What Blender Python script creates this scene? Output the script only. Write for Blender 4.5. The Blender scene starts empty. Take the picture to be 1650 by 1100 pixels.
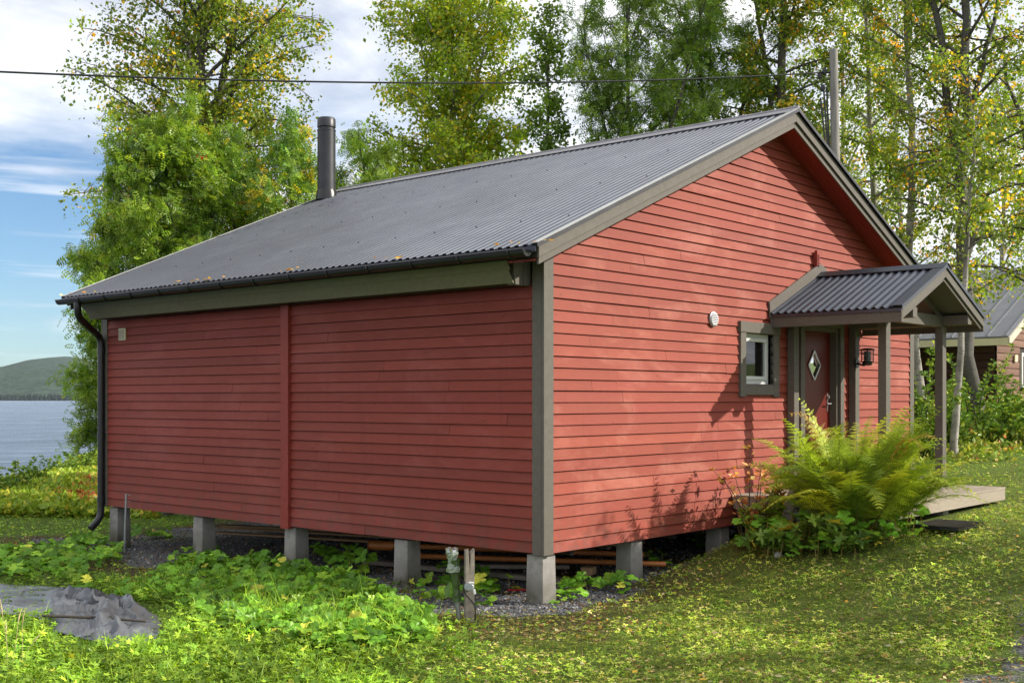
import bpy, math, random
import numpy as np
from mathutils import Vector, Matrix
rnd = random.Random(7)
R = np.random.default_rng(11)
C = bpy.context.scene.collection
PI = math.pi
# ------------------------------------------------------------------ camera numbers
CAM = np.array([-8.539, -7.057, 1.92]); RT = np.array([.6574, -.7537]); FW = np.array([.7537, .6574]); F = 1903.0; HZ = 643.0
SUN = np.array([1.34, -1.67, 1.2]); SUN = SUN/np.linalg.norm(SUN)
def W(px, dep, z=0.0):
    """world point at picture column px, depth dep, height z (used to measure positions off the photograph)"""
    l = (px-825)/F*dep
    return (CAM[0]+RT[0]*l+FW[0]*dep, CAM[1]+RT[1]*l+FW[1]*dep, z)
def Z(py, dep): return CAM[2]+(HZ-py)/F*dep
def proj(x, y, z):
    dx = x-CAM[0]; dy = y-CAM[1]
    l = dx*RT[0]+dy*RT[1]; d = dx*FW[0]+dy*FW[1]
    d2 = np.where(d < .1, .1, d)
    return 825+F*l/d2, HZ-F*(z-CAM[2])/d2, d
def smooth(a, b, x):
    t = np.clip((x-a)/(b-a), 0, 1); return t*t*(3-2*t)
# ------------------------------------------------------------------ value noise (numpy)
_perm = np.random.default_rng(5).random((64, 64))
def vn(x, y):
    xi = np.floor(x).astype(int); yi = np.floor(y).astype(int); fx = x-xi; fy = y-yi
    fx = fx*fx*(3-2*fx); fy = fy*fy*(3-2*fy)
    a = _perm[xi & 63, yi & 63]; b = _perm[(xi+1) & 63, yi & 63]; c = _perm[xi & 63, (yi+1) & 63]; d = _perm[(xi+1) & 63, (yi+1) & 63]
    return (a*(1-fx)+b*fx)*(1-fy)+(c*(1-fx)+d*fx)*fy
def fbm(x, y, o=4):
    s = 0; a = .5
    for i in range(o):
        s = s+a*vn(x*2**i+i*7.3, y*2**i+i*3.1); a *= .5
    return s
SA = np.array([2.7, 16.5]); SN = np.array([-.804, .595])
def gz(x, y):
    x = np.asarray(x, float); y = np.asarray(y, float)
    w = x-.25*y
    z = np.interp(w, [-60, .6, 1.4, 2.85, 3.6, 4.7, 7.4, 19, 60, 400, 4000], [0, 0, .06, .31, .48, .58, .62, 1.36, 4, 12, 40])
    inside = smooth(-.2, .5, x)*smooth(8.7, 8.2, x)*smooth(-.4, .3, y)*smooth(7.9, 7.4, y)
    z = z*(1-.9*inside)
    z = z+.05*(fbm(x*.9, y*.9)-.47)+.02*(fbm(x*4+9, y*4)-.47)
    sd = (x-SA[0])*SN[0]+(y-SA[1])*SN[1]
    sd = sd+1.5*(fbm(x*.15, y*.15)-.47)
    back = smooth(-30, -4, sd)
    z = z*(1-back*smooth(9, 16, y))
    z = z+.09*smooth(-6, -1, sd)*(fbm(x*.7, y*.7)-.3)-.1*smooth(-9, -3, sd)
    z = z-3.3*smooth(0, 4.5, sd)
    return z
def gzz(x, y): return float(gz(np.array([x]), np.array([y]))[0])
def GP(px, py):
    """ground point seen at picture position"""
    d = np.arange(5, 70, .02); l = (px-825)/F*d
    x = CAM[0]+RT[0]*l+FW[0]*d; y = CAM[1]+RT[1]*l+FW[1]*d; g = gz(x, y); k = int(np.argmax(CAM[2]-(py-HZ)/F*d < g))
    return (float(x[k]), float(y[k]), float(g[k]))
# ------------------------------------------------------------------ mesh helpers
def s2l(r, g, b):
    f = lambda c: (c/255/12.92) if c/255 <= .04045 else ((c/255+.055)/1.055)**2.4
    return (f(r), f(g), f(b))
def link(o, parent=None):
    C.objects.link(o)
    if parent: o.parent = parent
    return o
def tag(o, label=None, cat=None, group=None, kind=None):
    if label: o['label'] = label
    if cat: o['category'] = cat
    if group: o['group'] = group
    if kind: o['kind'] = kind
    return o
def thing(name, loc, label, cat, group=None, rz=0):
    o = bpy.data.objects.new(name, None); o.empty_display_size = .2
    C.objects.link(o); o.location = loc; o.rotation_euler = (0, 0, rz)
    return tag(o, label, cat, group)
def npmesh(name, V, faces, mat, parent=None, col=None, smoothf=False, origin=None):
    """V (n,3); faces (m,k) array of equal polygons or list of arrays"""
    me = bpy.data.meshes.new(name)
    if isinstance(faces, np.ndarray): faces = [faces]
    faces = [f for f in faces if len(f)]
    V = np.asarray(V, np.float32)
    if origin is not None: V = V-np.asarray(origin, np.float32)
    me.vertices.add(len(V)); me.vertices.foreach_set('co', V.ravel())
    nl = sum(f.size for f in faces); nf = sum(len(f) for f in faces)
    me.loops.add(nl); me.polygons.add(nf)
    me.loops.foreach_set('vertex_index', np.concatenate([f.ravel() for f in faces]).astype(np.int32))
    tot = np.concatenate([np.full(len(f), f.shape[1]) for f in faces]); st = np.concatenate([[0], np.cumsum(tot)[:-1]])
    me.polygons.foreach_set('loop_start', st.astype(np.int32)); me.polygons.foreach_set('loop_total', tot.astype(np.int32))
    me.polygons.foreach_set('use_smooth', np.full(nf, bool(smoothf)))
    me.update(calc_edges=True)
    if col is not None:
        a = me.color_attributes.new('Col', 'FLOAT_COLOR', 'POINT')
        cc = np.ones((len(V), 4), np.float32); cc[:, :3] = col; a.data.foreach_set('color', cc.ravel())
    me.materials.append(mat)
    o = bpy.data.objects.new(name, me); link(o, parent)
    if origin is not None and parent is None: o.location = origin
    return o
class MB:
    def __init__(s): s.v = []; s.f = []; s.c = []; s.cc = (1, 1, 1); s.sm = False
    def add(s, vs, fs):
        n = len(s.v); s.v += [tuple(map(float, p)) for p in vs]; s.f += [tuple(i+n for i in f) for f in fs]; s.c += [s.cc]*len(vs); return s
    def box(s, x0, x1, y0, y1, z0, z1):
        return s.add([(x0, y0, z0), (x1, y0, z0), (x1, y1, z0), (x0, y1, z0), (x0, y0, z1), (x1, y0, z1), (x1, y1, z1), (x0, y1, z1)],
                     [(0, 3, 2, 1), (4, 5, 6, 7), (0, 1, 5, 4), (1, 2, 6, 5), (2, 3, 7, 6), (3, 0, 4, 7)])
    def prism(s, poly, d):
        """poly: 3d points of one face; d: extrusion vector"""
        n = len(poly); a = [tuple(p) for p in poly]; b = [tuple(np.array(p)+np.array(d)) for p in poly]
        return s.add(a+b, [tuple(range(n))[::-1], tuple(range(n, 2*n))]+[(i, (i+1) % n, n+(i+1) % n, n+i) for i in range(n)])
    def beam(s, p0, p1, w, h, up=(0, 0, 1)):
        p0 = Vector(p0); p1 = Vector(p1); d = (p1-p0).normalized(); u = Vector(up); sd = d.cross(u).normalized(); u = sd.cross(d)
        vs = []
        for p in (p0, p1):
            for a, b in ((-1, -1), (1, -1), (1, 1), (-1, 1)): vs.append(p+sd*(a*w/2)+u*(b*h/2))
        return s.add(vs, [(3, 2, 1, 0), (4, 5, 6, 7), (0, 1, 5, 4), (1, 2, 6, 5), (2, 3, 7, 6), (3, 0, 4, 7)])
    def tube(s, pts, rad, n=8, caps=True):
        V, Fq, ends = tube_np(pts, rad, n)
        k = len(s.v); s.v += [tuple(map(float, p)) for p in V]; s.c += [s.cc]*len(V); s.f += [tuple(int(i)+k for i in f) for f in Fq]
        if caps: s.f += [tuple(k+i for i in range(n))[::-1], tuple(k+len(V)-n+i for i in range(n))]
        return s
    def build(s, name, mat, parent=None, smoothf=None, bevel=0, angle=35):
        me = bpy.data.meshes.new(name); me.from_pydata(s.v, [], s.f); me.update()
        a = me.color_attributes.new('Col', 'FLOAT_COLOR', 'POINT')
        cc = np.ones((len(s.v), 4), np.float32)
        if len(s.v): cc[:, :3] = s.c
        a.data.foreach_set('color', cc.ravel())
        me.materials.append(mat)
        if smoothf: me.shade_auto_smooth if False else None; me.polygons.foreach_set('use_smooth', np.ones(len(me.polygons), bool)); 
        if smoothf:
            try: me.set_sharp_from_angle(angle=math.radians(angle))
            except Exception: pass
        o = link(bpy.data.objects.new(name, me), parent)
        if bevel:
            b = o.modifiers.new('bev', 'BEVEL'); b.width = bevel; b.segments = 1; b.limit_method = 'ANGLE'; b.angle_limit = .6
        return o
def tube_np(pts, rad, n=6):
    P = np.array(pts, float); m = len(P); rad = np.broadcast_to(np.array(rad, float), (m,)) if np.ndim(rad) == 0 else np.array(rad, float)
    T = np.gradient(P, axis=0); T /= (np.linalg.norm(T, axis=1)[:, None]+1e-9)
    up = np.array([0, 0, 1.0]) if abs(T[0][2]) < .9 else np.array([1.0, 0, 0])
    V = []
    s = np.cross(T[0], up); s /= np.linalg.norm(s)
    ang = np.arange(n)*2*PI/n
    for i in range(m):
        s = s-T[i]*np.dot(s, T[i]); s /= (np.linalg.norm(s)+1e-9); u = np.cross(T[i], s)
        V.append(P[i]+rad[i]*(np.cos(ang)[:, None]*s+np.sin(ang)[:, None]*u))
    V = np.concatenate(V)
    i = np.arange(m-1)[:, None]*n; j = np.arange(n)[None, :]; j2 = (j+1) % n
    Fq = np.stack([i+j, i+j2, i+n+j2, i+n+j], -1).reshape(-1, 4)
    return V, Fq, None
def rects_offset(meshes):
    V = []; Fq = []; k = 0
    for v, f in meshes: V.append(v); Fq.append(f+k); k += len(v)
    return np.concatenate(V), np.concatenate(Fq)
# leaf scatter: template verts (k,3) in leaf space (x along leaf, y across, z normal), faces (m,j)
def scatter(tv, tf, P, X, N, S, colors, tcol=None):
    """P (n,3) positions, X (n,3) leaf direction, N (n,3) approx normals, S sizes, returns V,F,col"""
    X = X/(np.linalg.norm(X, axis=1)[:, None]+1e-9)
    Y = np.cross(N, X); Y /= (np.linalg.norm(Y, axis=1)[:, None]+1e-9); Nn = np.cross(X, Y)
    S = np.asarray(S)[:, None, None]
    V = P[:, None, :]+S*(tv[None, :, 0:1]*X[:, None, :]+tv[None, :, 1:2]*Y[:, None, :]+tv[None, :, 2:3]*Nn[:, None, :])
    n, k = len(P), len(tv)
    fs = [(np.arange(n)[:, None, None]*k+f[None]).reshape(-1, f.shape[1]) for f in (tf if isinstance(tf, list) else [tf])]
    col = np.repeat(colors, k, axis=0)
    if tcol is not None: col = col*np.tile(tcol, (n, 1))
    return V.reshape(-1, 3), fs, col
def rand_unit(n, rng=R):
    v = rng.normal(size=(n, 3)); return v/np.linalg.norm(v, axis=1)[:, None]
def merge(parts):
    V = []; Fd = {}; Cc = []; k = 0
    for v, fs, c in parts:
        for f in fs: Fd.setdefault(f.shape[1], []).append(f+k)
        V.append(v); Cc.append(c); k += len(v)
    return np.concatenate(V), [np.concatenate(f) for f in Fd.values()], np.concatenate(Cc)
KITE = (np.array([[0, 0, 0], [.45, .36, .06], [1, 0, 0], [.45, -.36, .06]]), np.array([[0, 1, 2, 3]]))
BLADE = (np.array([[0, -.5, 0], [0, .5, 0], [.5, .38, .0], [.5, -.38, 0.0], [1, 0, 0]]), [np.array([[0, 1, 2, 3]]), np.array([[3, 2, 4]])])
def coltsfoot_template():
    pts = []; n = 26
    for i in range(n+1):
        a = -PI*.88+i*2*PI*.88/n
        r = .5*(1+.10*(1 if i % 2 else -.6)+.09*math.cos(a*5))*(1.0+.10*math.cos(a))
        pts.append((r*math.cos(a), r*math.sin(a), .10*math.sin(a*5)*r-.22*r*r+.16*abs(r*math.sin(a))))
    V = np.array([(0, 0, -.02)]+pts)
    Fc = np.array([[0, i, i+1] for i in range(1, n+1)]); return V, Fc
def clover_template():
    V = []; Fc = []
    for k in range(3):
        a = k*2*PI/3; ca, sa = math.cos(a), math.sin(a)
        for (x, y, z) in ((0, 0, 0), (.28, .2, .07), (.52, .1, .05), (.52, -.1, .05), (.28, -.2, .07)):
            V.append((x*ca-y*sa, x*sa+y*ca, z))
        Fc.append([k*5+i for i in range(5)])
    return np.array(V), np.array(Fc)
def lobed_template():
    V = [(0, 0, 0)]; n = 5
    for k in range(n):
        a = -1.9+k*3.8/(n-1)
        for da, r in ((-.36, .3), (-.16, .5), (0, .62), (.16, .5)):
            V.append((r*math.cos(a+da), r*math.sin(a+da), .06*math.cos(k*2)+.1*r))
    V.append((.3*math.cos(2.26), .3*math.sin(2.26), .05))
    return np.array(V), np.array([[0, i, i+1] for i in range(1, len(V)-1)])
def pinnate_template(n=5):
    """rowan leaf: paired narrow leaflets"""
    V = []; Fc = []
    for i in range(n):
        x = .15+.75*i/(n-1); L = .36*(1-.45*abs(i/(n-1)-.45))
        for sgn in (1, -1):
            k = len(V); dx = .35*L
            V += [(x, 0, 0), (x+dx*.5-.085, sgn*L*.6, -.02), (x+dx, sgn*L, -.06), (x+dx*.5+.085, sgn*L*.5, -.02)]; Fc.append([k, k+1, k+2, k+3])
    k = len(V); V += [(.9, 0, 0), (1.0, .06, -.02), (1.22, 0, -.05), (1.0, -.06, -.02)]; Fc.append([k, k+1, k+2, k+3])
    return np.array(V), np.array(Fc)
# ------------------------------------------------------------------ materials
def newmat(name):
    m = bpy.data.materials.new(name); m.use_nodes = True; nt = m.node_tree; nt.nodes.clear()
    o = nt.nodes.new('ShaderNodeOutputMaterial'); return m, nt, o
def N_(nt, t, **k):
    n = nt.nodes.new(t)
    for a, b in k.items():
        if a == 'ins':
            for i, v in b.items(): n.inputs[i].default_value = v
        else: setattr(n, a, b)
    return n
def ramp(nt, fac, stops):
    r = nt.nodes.new('ShaderNodeValToRGB'); e = r.color_ramp.elements
    while len(e) > 1: e.remove(e[-1])
    e[0].position = stops[0][0]; e[0].color = (*stops[0][1], 1)
    for p, c in stops[1:]: n = e.new(p); n.color = (*c, 1)
    nt.links.new(fac, r.inputs[0]); return r.outputs[0]
def mixc(nt, fac, a, b, mode='MIX'):
    m = nt.nodes.new('ShaderNodeMix'); m.data_type = 'RGBA'; m.blend_type = mode
    for i, v in ((0, fac), (6, a), (7, b)):
        if hasattr(v, 'links'): nt.links.new(v, m.inputs[i])
        else: m.inputs[i].default_value = v if i == 0 else (*v, 1)
    return m.outputs[2]
def noise(nt, vec, scale, detail=4, rough=.55, dist=0):
    n = N_(nt, 'ShaderNodeTexNoise', ins={'Scale': scale, 'Detail': detail, 'Roughness': rough, 'Distortion': dist}); nt.links.new(vec, n.inputs['Vector']); return n.outputs['Fac']
def maprange(nt, v, a, b, c=0, d=1):
    m = N_(nt, 'ShaderNodeMapRange', ins={1: a, 2: b, 3: c, 4: d}); nt.links.new(v, m.inputs[0]); return m.outputs[0]
def math_(nt, op, a, b=None):
    m = N_(nt, 'ShaderNodeMath', operation=op)
    for i, v in ((0, a), (1, b)):
        if v is None: continue
        if hasattr(v, 'links'): nt.links.new(v, m.inputs[i])
        else: m.inputs[i].default_value = v
    return m.outputs[0]
def coords(nt, scale=(1, 1, 1), which='Object'):
    t = N_(nt, 'ShaderNodeTexCoord'); mp = N_(nt, 'ShaderNodeMapping'); mp.inputs['Scale'].default_value = scale
    nt.links.new(t.outputs[which], mp.inputs[0]); return mp.outputs[0]
def attr(nt): return N_(nt, 'ShaderNodeAttribute', attribute_name='Col').outputs['Color']
def princ(nt, o, col, rough=.6, metal=0, bump=None, bstr=.3, bdist=.01, spec=.5):
    p = N_(nt, 'ShaderNodeBsdfPrincipled')
    for k, v in (('Base Color', col), ('Roughness', rough)):
        if hasattr(v, 'links'): nt.links.new(v, p.inputs[k])
        else: p.inputs[k].default_value = (*v, 1) if k == 'Base Color' else v
    p.inputs['Metallic'].default_value = metal; p.inputs['Specular IOR Level'].default_value = spec
    if bump is not None:
        b = N_(nt, 'ShaderNodeBump', ins={'Strength': bstr, 'Distance': bdist}); nt.links.new(bump, b.inputs['Height']); nt.links.new(b.outputs[0], p.inputs['Normal'])
    nt.links.new(p.outputs[0], o.inputs[0]); return p
def wood_paint(name, col, var=.16, rough=.55, stretch=(.6, 14, 14), stain=None, useattr=True, bs=.25):
    m, nt, o = newmat(name); v = coords(nt, stretch); v2 = coords(nt)
    g = noise(nt, v, 6, 6, .65); big = noise(nt, v2, .9, 3)
    c = mixc(nt, maprange(nt, g, .3, .7), tuple(x*(1-var) for x in col), tuple(min(1, x*(1+var)) for x in col))
    c = mixc(nt, maprange(nt, big, .35, .7, 0, .35), c, tuple(x*.8 for x in col))
    if stain:
        f = noise(nt, coords(nt, (.9, .9, 2.2)), 1.1, 6, .62, .5); f2 = noise(nt, coords(nt, (2, 2, 9)), 2.5, 5, .65, .3)
        c = mixc(nt, maprange(nt, f, .50, .66, 0, .75), c, stain); c = mixc(nt, maprange(nt, f2, .52, .7, 0, .4), c, tuple(x*.8 for x in col))
        kn = N_(nt, 'ShaderNodeTexVoronoi', ins={'Scale': 5.2}); nt.links.new(v2, kn.inputs['Vector'])
        c = mixc(nt, maprange(nt, kn.outputs['Distance'], .09, .05, 0, .45), c, tuple(x*.45 for x in col))
    if stain:
        sp = N_(nt, 'ShaderNodeSeparateXYZ'); nt.links.new(v2, sp.inputs[0]); dn = noise(nt, v2, 6, 5, .7)
        c = mixc(nt, math_(nt, 'MULTIPLY', maprange(nt, sp.outputs[2], 1.0, .47, 0, .75), maprange(nt, dn, .42, .62, 0, .6)), c, (.10, .06, .045))
        st_ = noise(nt, coords(nt, (9, 9, .7)), 1.6, 4, .6); c = mixc(nt, maprange(nt, st_, .55, .75, 0, .28), c, tuple(x*.62 for x in col))
    if useattr: c = mixc(nt, 1.0, c, attr(nt), 'MULTIPLY')
    princ(nt, o, c, rough, bump=g, bstr=bs, bdist=.004, spec=.25); return m
def leafmat(name, trans=.42, gl=.06):
    m, nt, o = newmat(name); a = attr(nt)
    g = noise(nt, coords(nt), 9, 2); a2 = mixc(nt, 1.0, a, ramp(nt, g, [(.3, (.78, .82, .8)), (.7, (1.15, 1.12, 1.1))]), 'MULTIPLY')
    a2 = mixc(nt, 1.0, a2, (2.0, 1.95, 1.5), 'MULTIPLY')
    d = N_(nt, 'ShaderNodeBsdfDiffuse'); nt.links.new(a2, d.inputs[0])
    t = N_(nt, 'ShaderNodeBsdfTranslucent'); tc = mixc(nt, 1.0, a2, (1.25, 1.2, .55), 'MULTIPLY'); nt.links.new(tc, t.inputs[0])
    ms = N_(nt, 'ShaderNodeMixShader', ins={0: trans}); nt.links.new(d.outputs[0], ms.inputs[1]); nt.links.new(t.outputs[0], ms.inputs[2])
    gl_ = N_(nt, 'ShaderNodeBsdfGlossy', ins={'Roughness': .38}); gl_.inputs[0].default_value = (1, 1, 1, 1)
    m2 = N_(nt, 'ShaderNodeMixShader', ins={0: gl}); nt.links.new(ms.outputs[0], m2.inputs[1]); nt.links.new(gl_.outputs[0], m2.inputs[2])
    nt.links.new(m2.outputs[0], o.inputs[0]); return m
def plain(name, col, rough=.5, metal=0, nscale=20, var=.15, bs=.15, stretch=(1, 1, 1), spec=.5, useattr=False):
    m, nt, o = newmat(name); v = coords(nt, stretch); g = noise(nt, v, nscale, 5, .6)
    c = mixc(nt, maprange(nt, g, .3, .7), tuple(x*(1-var) for x in col), tuple(min(1, x*(1+var)) for x in col))
    if useattr: c = mixc(nt, 1.0, c, attr(nt), 'MULTIPLY')
    princ(nt, o, c, rough, metal, bump=g, bstr=bs, bdist=.004, spec=spec); return m
RED = (.27, .053, .032)
M = {}
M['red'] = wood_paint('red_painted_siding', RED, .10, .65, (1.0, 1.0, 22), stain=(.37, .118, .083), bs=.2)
M['red_shade'] = wood_paint('shaded_red_siding', (.232, .040, .026), .14, .6, (1.0, 1.0, 22), stain=(.265, .06, .046), bs=.2)  # deeper, less faded red; the long wall's shade is mixed into this colour
M['red_smooth'] = wood_paint('red_painted_boards', (.27, .045, .032), .12, .5, (2, 2, 2))
M['grey'] = wood_paint('grey_brown_painted_trim', (.128, .114, .095), .13, .55, (3, 3, 3), bs=.3)
M['olive'] = wood_paint('olive_grey_painted_fascia', (.20, .18, .12), .13, .6, (3, 3, 3), bs=.3)  # olive paint, lightened to carry the bounce from the ground
M['door'] = wood_paint('dark_red_door_paint', (.13, .017, .010), .08, .4, (20, 20, .8))
M['roof'] = None
def roofmat():
    m, nt, o = newmat('dark_grey_coated_steel'); v = coords(nt); g = noise(nt, v, 2.5, 5, .6); g2 = noise(nt, coords(nt, (.5, 6, 1)), 3, 4)
    c = ramp(nt, g, [(.3, (.080, .088, .108)), (.7, (.106, .116, .138))]); c = mixc(nt, maprange(nt, noise(nt, v, .45, 3), .4, .65, 0, .5), c, (.075, .078, .095))
    princ(nt, o, c, maprange(nt, g2, .3, .7, .47, .50), .88, bump=g, bstr=.05, bdist=.01, spec=.6); return m
M['roof'] = roofmat()
M['black'] = plain('black_plastic_coating', (.014, .014, .015), .32, 0, 8, .2, .05)
M['flue'] = plain('charcoal_flue_steel', (.045, .045, .05), .42, .5, 5, .2, .03)
M['concrete'] = plain('cast_concrete', (.25, .235, .22), .9, 0, 14, .25, .5, spec=.2)
def concretemat():
    m, nt, o = newmat('cast_concrete_stained'); v = coords(nt); g = noise(nt, v, 14, 5, .6); g2 = noise(nt, v, 3.5, 5, .65); sp = N_(nt, 'ShaderNodeSeparateXYZ'); nt.links.new(v, sp.inputs[0])
    c = ramp(nt, g, [(.3, (.22, .21, .195)), (.7, (.36, .34, .32))]); c = mixc(nt, maprange(nt, g2, .45, .65, 0, .4), c, (.18, .165, .145))
    low = math_(nt, 'MULTIPLY', maprange(nt, sp.outputs[2], .30, .02, 0, 1), maprange(nt, g2, .35, .55, .3, 1)); c = mixc(nt, low, c, (.085, .08, .055))
    princ(nt, o, c, .92, bump=g, bstr=.6, bdist=.006, spec=.2); return m
M['concrete'] = concretemat()
M['white'] = plain('white_window_paint', (.62, .63, .61), .35, 0, 5, .03, .02)
M['beige'] = plain('beige_plastic', (.72, .66, .44), .5, 0, 5, .05, .05)
M['steel'] = plain('brushed_steel', (.5, .5, .5), .3, .9, 10, .1, .05)
M['galv'] = plain('galvanised_steel', (.33, .34, .35), .45, .7, 12, .15, .05)
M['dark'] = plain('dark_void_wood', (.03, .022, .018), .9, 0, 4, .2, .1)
M['weathered'] = wood_paint('weathered_grey_wood', (.23, .20, .165), .3, .85, (2, 2, 2), useattr=True, bs=.6)
M['deckwood'] = wood_paint('pale_new_deck_wood', (.33, .28, .22), .2, .7, (1, 18, 18), useattr=True, bs=.4)
M['planks'] = wood_paint('raw_planks', (.34, .22, .12), .25, .75, (8, 8, 8), useattr=True)
M['orange'] = plain('ochre_plastic_pipe', (.42, .14, .03), .45, 0, 6, .2, .1)
M['leaf'] = leafmat('tree_leaves', .5, .025)
M['herb'] = leafmat('herb_leaves', .27, .018)
M['fern'] = leafmat('fern_leaf', .4, .015)
M['glass'] = None
def glassmat():
    m, nt, o = newmat('window_glass'); t = N_(nt, 'ShaderNodeBsdfTransparent'); t.inputs[0].default_value = (.72, .8, .76, 1)
    g = N_(nt, 'ShaderNodeBsdfGlossy', ins={'Roughness': .02}); f = N_(nt, 'ShaderNodeFresnel', ins={0: 1.9}); ms = N_(nt, 'ShaderNodeMixShader')
    nt.links.new(f.outputs[0], ms.inputs[0]); nt.links.new(t.outputs[0], ms.inputs[1]); nt.links.new(g.outputs[0], ms.inputs[2]); nt.links.new(ms.outputs[0], o.inputs[0]); return m
M['glass'] = glassmat()
def birchbark(name, white, darkf):
    m, nt, o = newmat(name); v = coords(nt, (2, 2, 7)); g = noise(nt, v, 4, 6, .7); g2 = noise(nt, coords(nt, (1, 1, .6)), 2.2, 3)
    c = ramp(nt, g, [(darkf-.08, (.035, .03, .027)), (darkf+.04, white)]); c = mixc(nt, maprange(nt, g2, .4, .62, 0, .75), c, (.06, .055, .04))
    princ(nt, o, c, .85, bump=g, bstr=.6, bdist=.02); return m
M['birch'] = birchbark('birch_bark', (.42, .39, .34), .42)
M['bark'] = birchbark('dark_bark', (.11, .10, .085), .45)
M['twig'] = plain('dark_twigs', (.055, .045, .035), .9, 0, 10, .3, .1)
# ------------------------------------------------------------------ world, sun, camera
def world():
    w = bpy.data.worlds.new('World'); bpy.context.scene.world = w; w.use_nodes = True; nt = w.node_tree; nt.nodes.clear()
    out = N_(nt, 'ShaderNodeOutputWorld'); bg = N_(nt, 'ShaderNodeBackground', ins={'Strength': .09})
    sky = N_(nt, 'ShaderNodeTexSky', sky_type='NISHITA', sun_disc=False)
    sky.sun_elevation = math.asin(SUN[2]); sky.sun_rotation = math.atan2(SUN[0], SUN[1])
    sky.air_density = 1.0; sky.dust_density = .3; sky.ozone_density = 3.0; sky.altitude = 300
    tc = N_(nt, 'ShaderNodeTexCoord'); sep = N_(nt, 'ShaderNodeSeparateXYZ'); nt.links.new(tc.outputs['Generated'], sep.inputs[0])
    # cloud plane coordinates: direction / (z + k)
    zz = math_(nt, 'ADD', math_(nt, 'MAXIMUM', sep.outputs[2], 0.0), .12)
    cx = math_(nt, 'DIVIDE', sep.outputs[0], zz); cy = math_(nt, 'DIVIDE', sep.outputs[1], zz)
    cmb = N_(nt, 'ShaderNodeCombineXYZ'); nt.links.new(cx, cmb.inputs[0]); nt.links.new(cy, cmb.inputs[1])
    n1 = noise(nt, cmb.outputs[0], .62, 9, .56, .35); n2 = noise(nt, cmb.outputs[0], 1.9, 7, .6, .5)
    # a clear patch of sky low in the north-west
    dv = N_(nt, 'ShaderNodeVectorMath', operation='DOT_PRODUCT'); nt.links.new(tc.outputs['Generated'], dv.inputs[0])
    az = math.radians(0)
    c0 = FW*math.cos(math.radians(27))-RT*math.sin(math.radians(27)); el = math.radians(3.5)
    dv.inputs[1].default_value = (c0[0]*math.cos(el), c0[1]*math.cos(el), math.sin(el))
    hole = maprange(nt, dv.outputs['Value'], .970, .997, 0, 1)
    up = maprange(nt, sep.outputs[2], .15, .215, 1, 0)
    hole = math_(nt, 'MULTIPLY', hole, up)
    cov = math_(nt, 'SUBTRACT', math_(nt, 'ADD', n1, .22), math_(nt, 'MULTIPLY', hole, .42))
    mask = maprange(nt, cov, .46, .66, 0, 1)
    lo = maprange(nt, noise(nt, coords_w(nt, tc, (1.4, 1.4, 26)), 2.3, 5, .5), .56, .7, 0, .55)
    lo = math_(nt, 'MULTIPLY', lo, maprange(nt, sep.outputs[2], .01, .05, 0, 1))
    mask = math_(nt, 'MAXIMUM', mask, lo)
    cc = ramp(nt, n2, [(.32, (4.9, 5.3, 6.2)), (.45, (6.9, 7.2, 7.8)), (.58, (9.4, 9.45, 9.6))])
    clear = mixc(nt, 1.0, sky.outputs[0], (.66, .85, 1.0), 'MULTIPLY')
    col = mixc(nt, mask, clear, cc)
    nt.links.new(col, bg.inputs[0]); nt.links.new(bg.outputs[0], out.inputs[0])
def coords_w(nt, tc, s):
    mp = N_(nt, 'ShaderNodeMapping'); mp.inputs['Scale'].default_value = s; nt.links.new(tc.outputs['Generated'], mp.inputs[0]); return mp.outputs[0]
world()
sl = bpy.data.lights.new('sun', 'SUN'); sl.energy = 4.1; sl.angle = math.radians(.5); sl.color = (1, .93, .82)
so = bpy.data.objects.new('sun', sl); C.objects.link(so); so.rotation_euler = Vector(SUN).to_track_quat('Z', 'Y').to_euler(); so.location = (8, -12, 12)
cd = bpy.data.cameras.new('camera'); cam = bpy.data.objects.new('camera', cd); C.objects.link(cam)
cam.location = CAM; cd.sensor_width = 36; cd.lens = 36*F/1650; cd.shift_y = (HZ-550)/1650; cd.clip_end = 30000; cd.clip_start = .1
cam.rotation_euler = (PI/2, 0, math.atan2(FW[1], FW[0])-PI/2)
sc = bpy.context.scene; sc.camera = cam
sc.view_settings.view_transform = 'Standard'; sc.view_settings.look = 'None'; sc.view_settings.exposure = 0.67; sc.view_settings.gamma = 1
sc.render.engine = 'CYCLES'
sc.cycles.max_bounces = 6; sc.cycles.diffuse_bounces = 3; sc.cycles.glossy_bounces = 2; sc.cycles.transparent_max_bounces = 6; sc.cycles.caustics_reflective = False; sc.cycles.caustics_refractive = False
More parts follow.
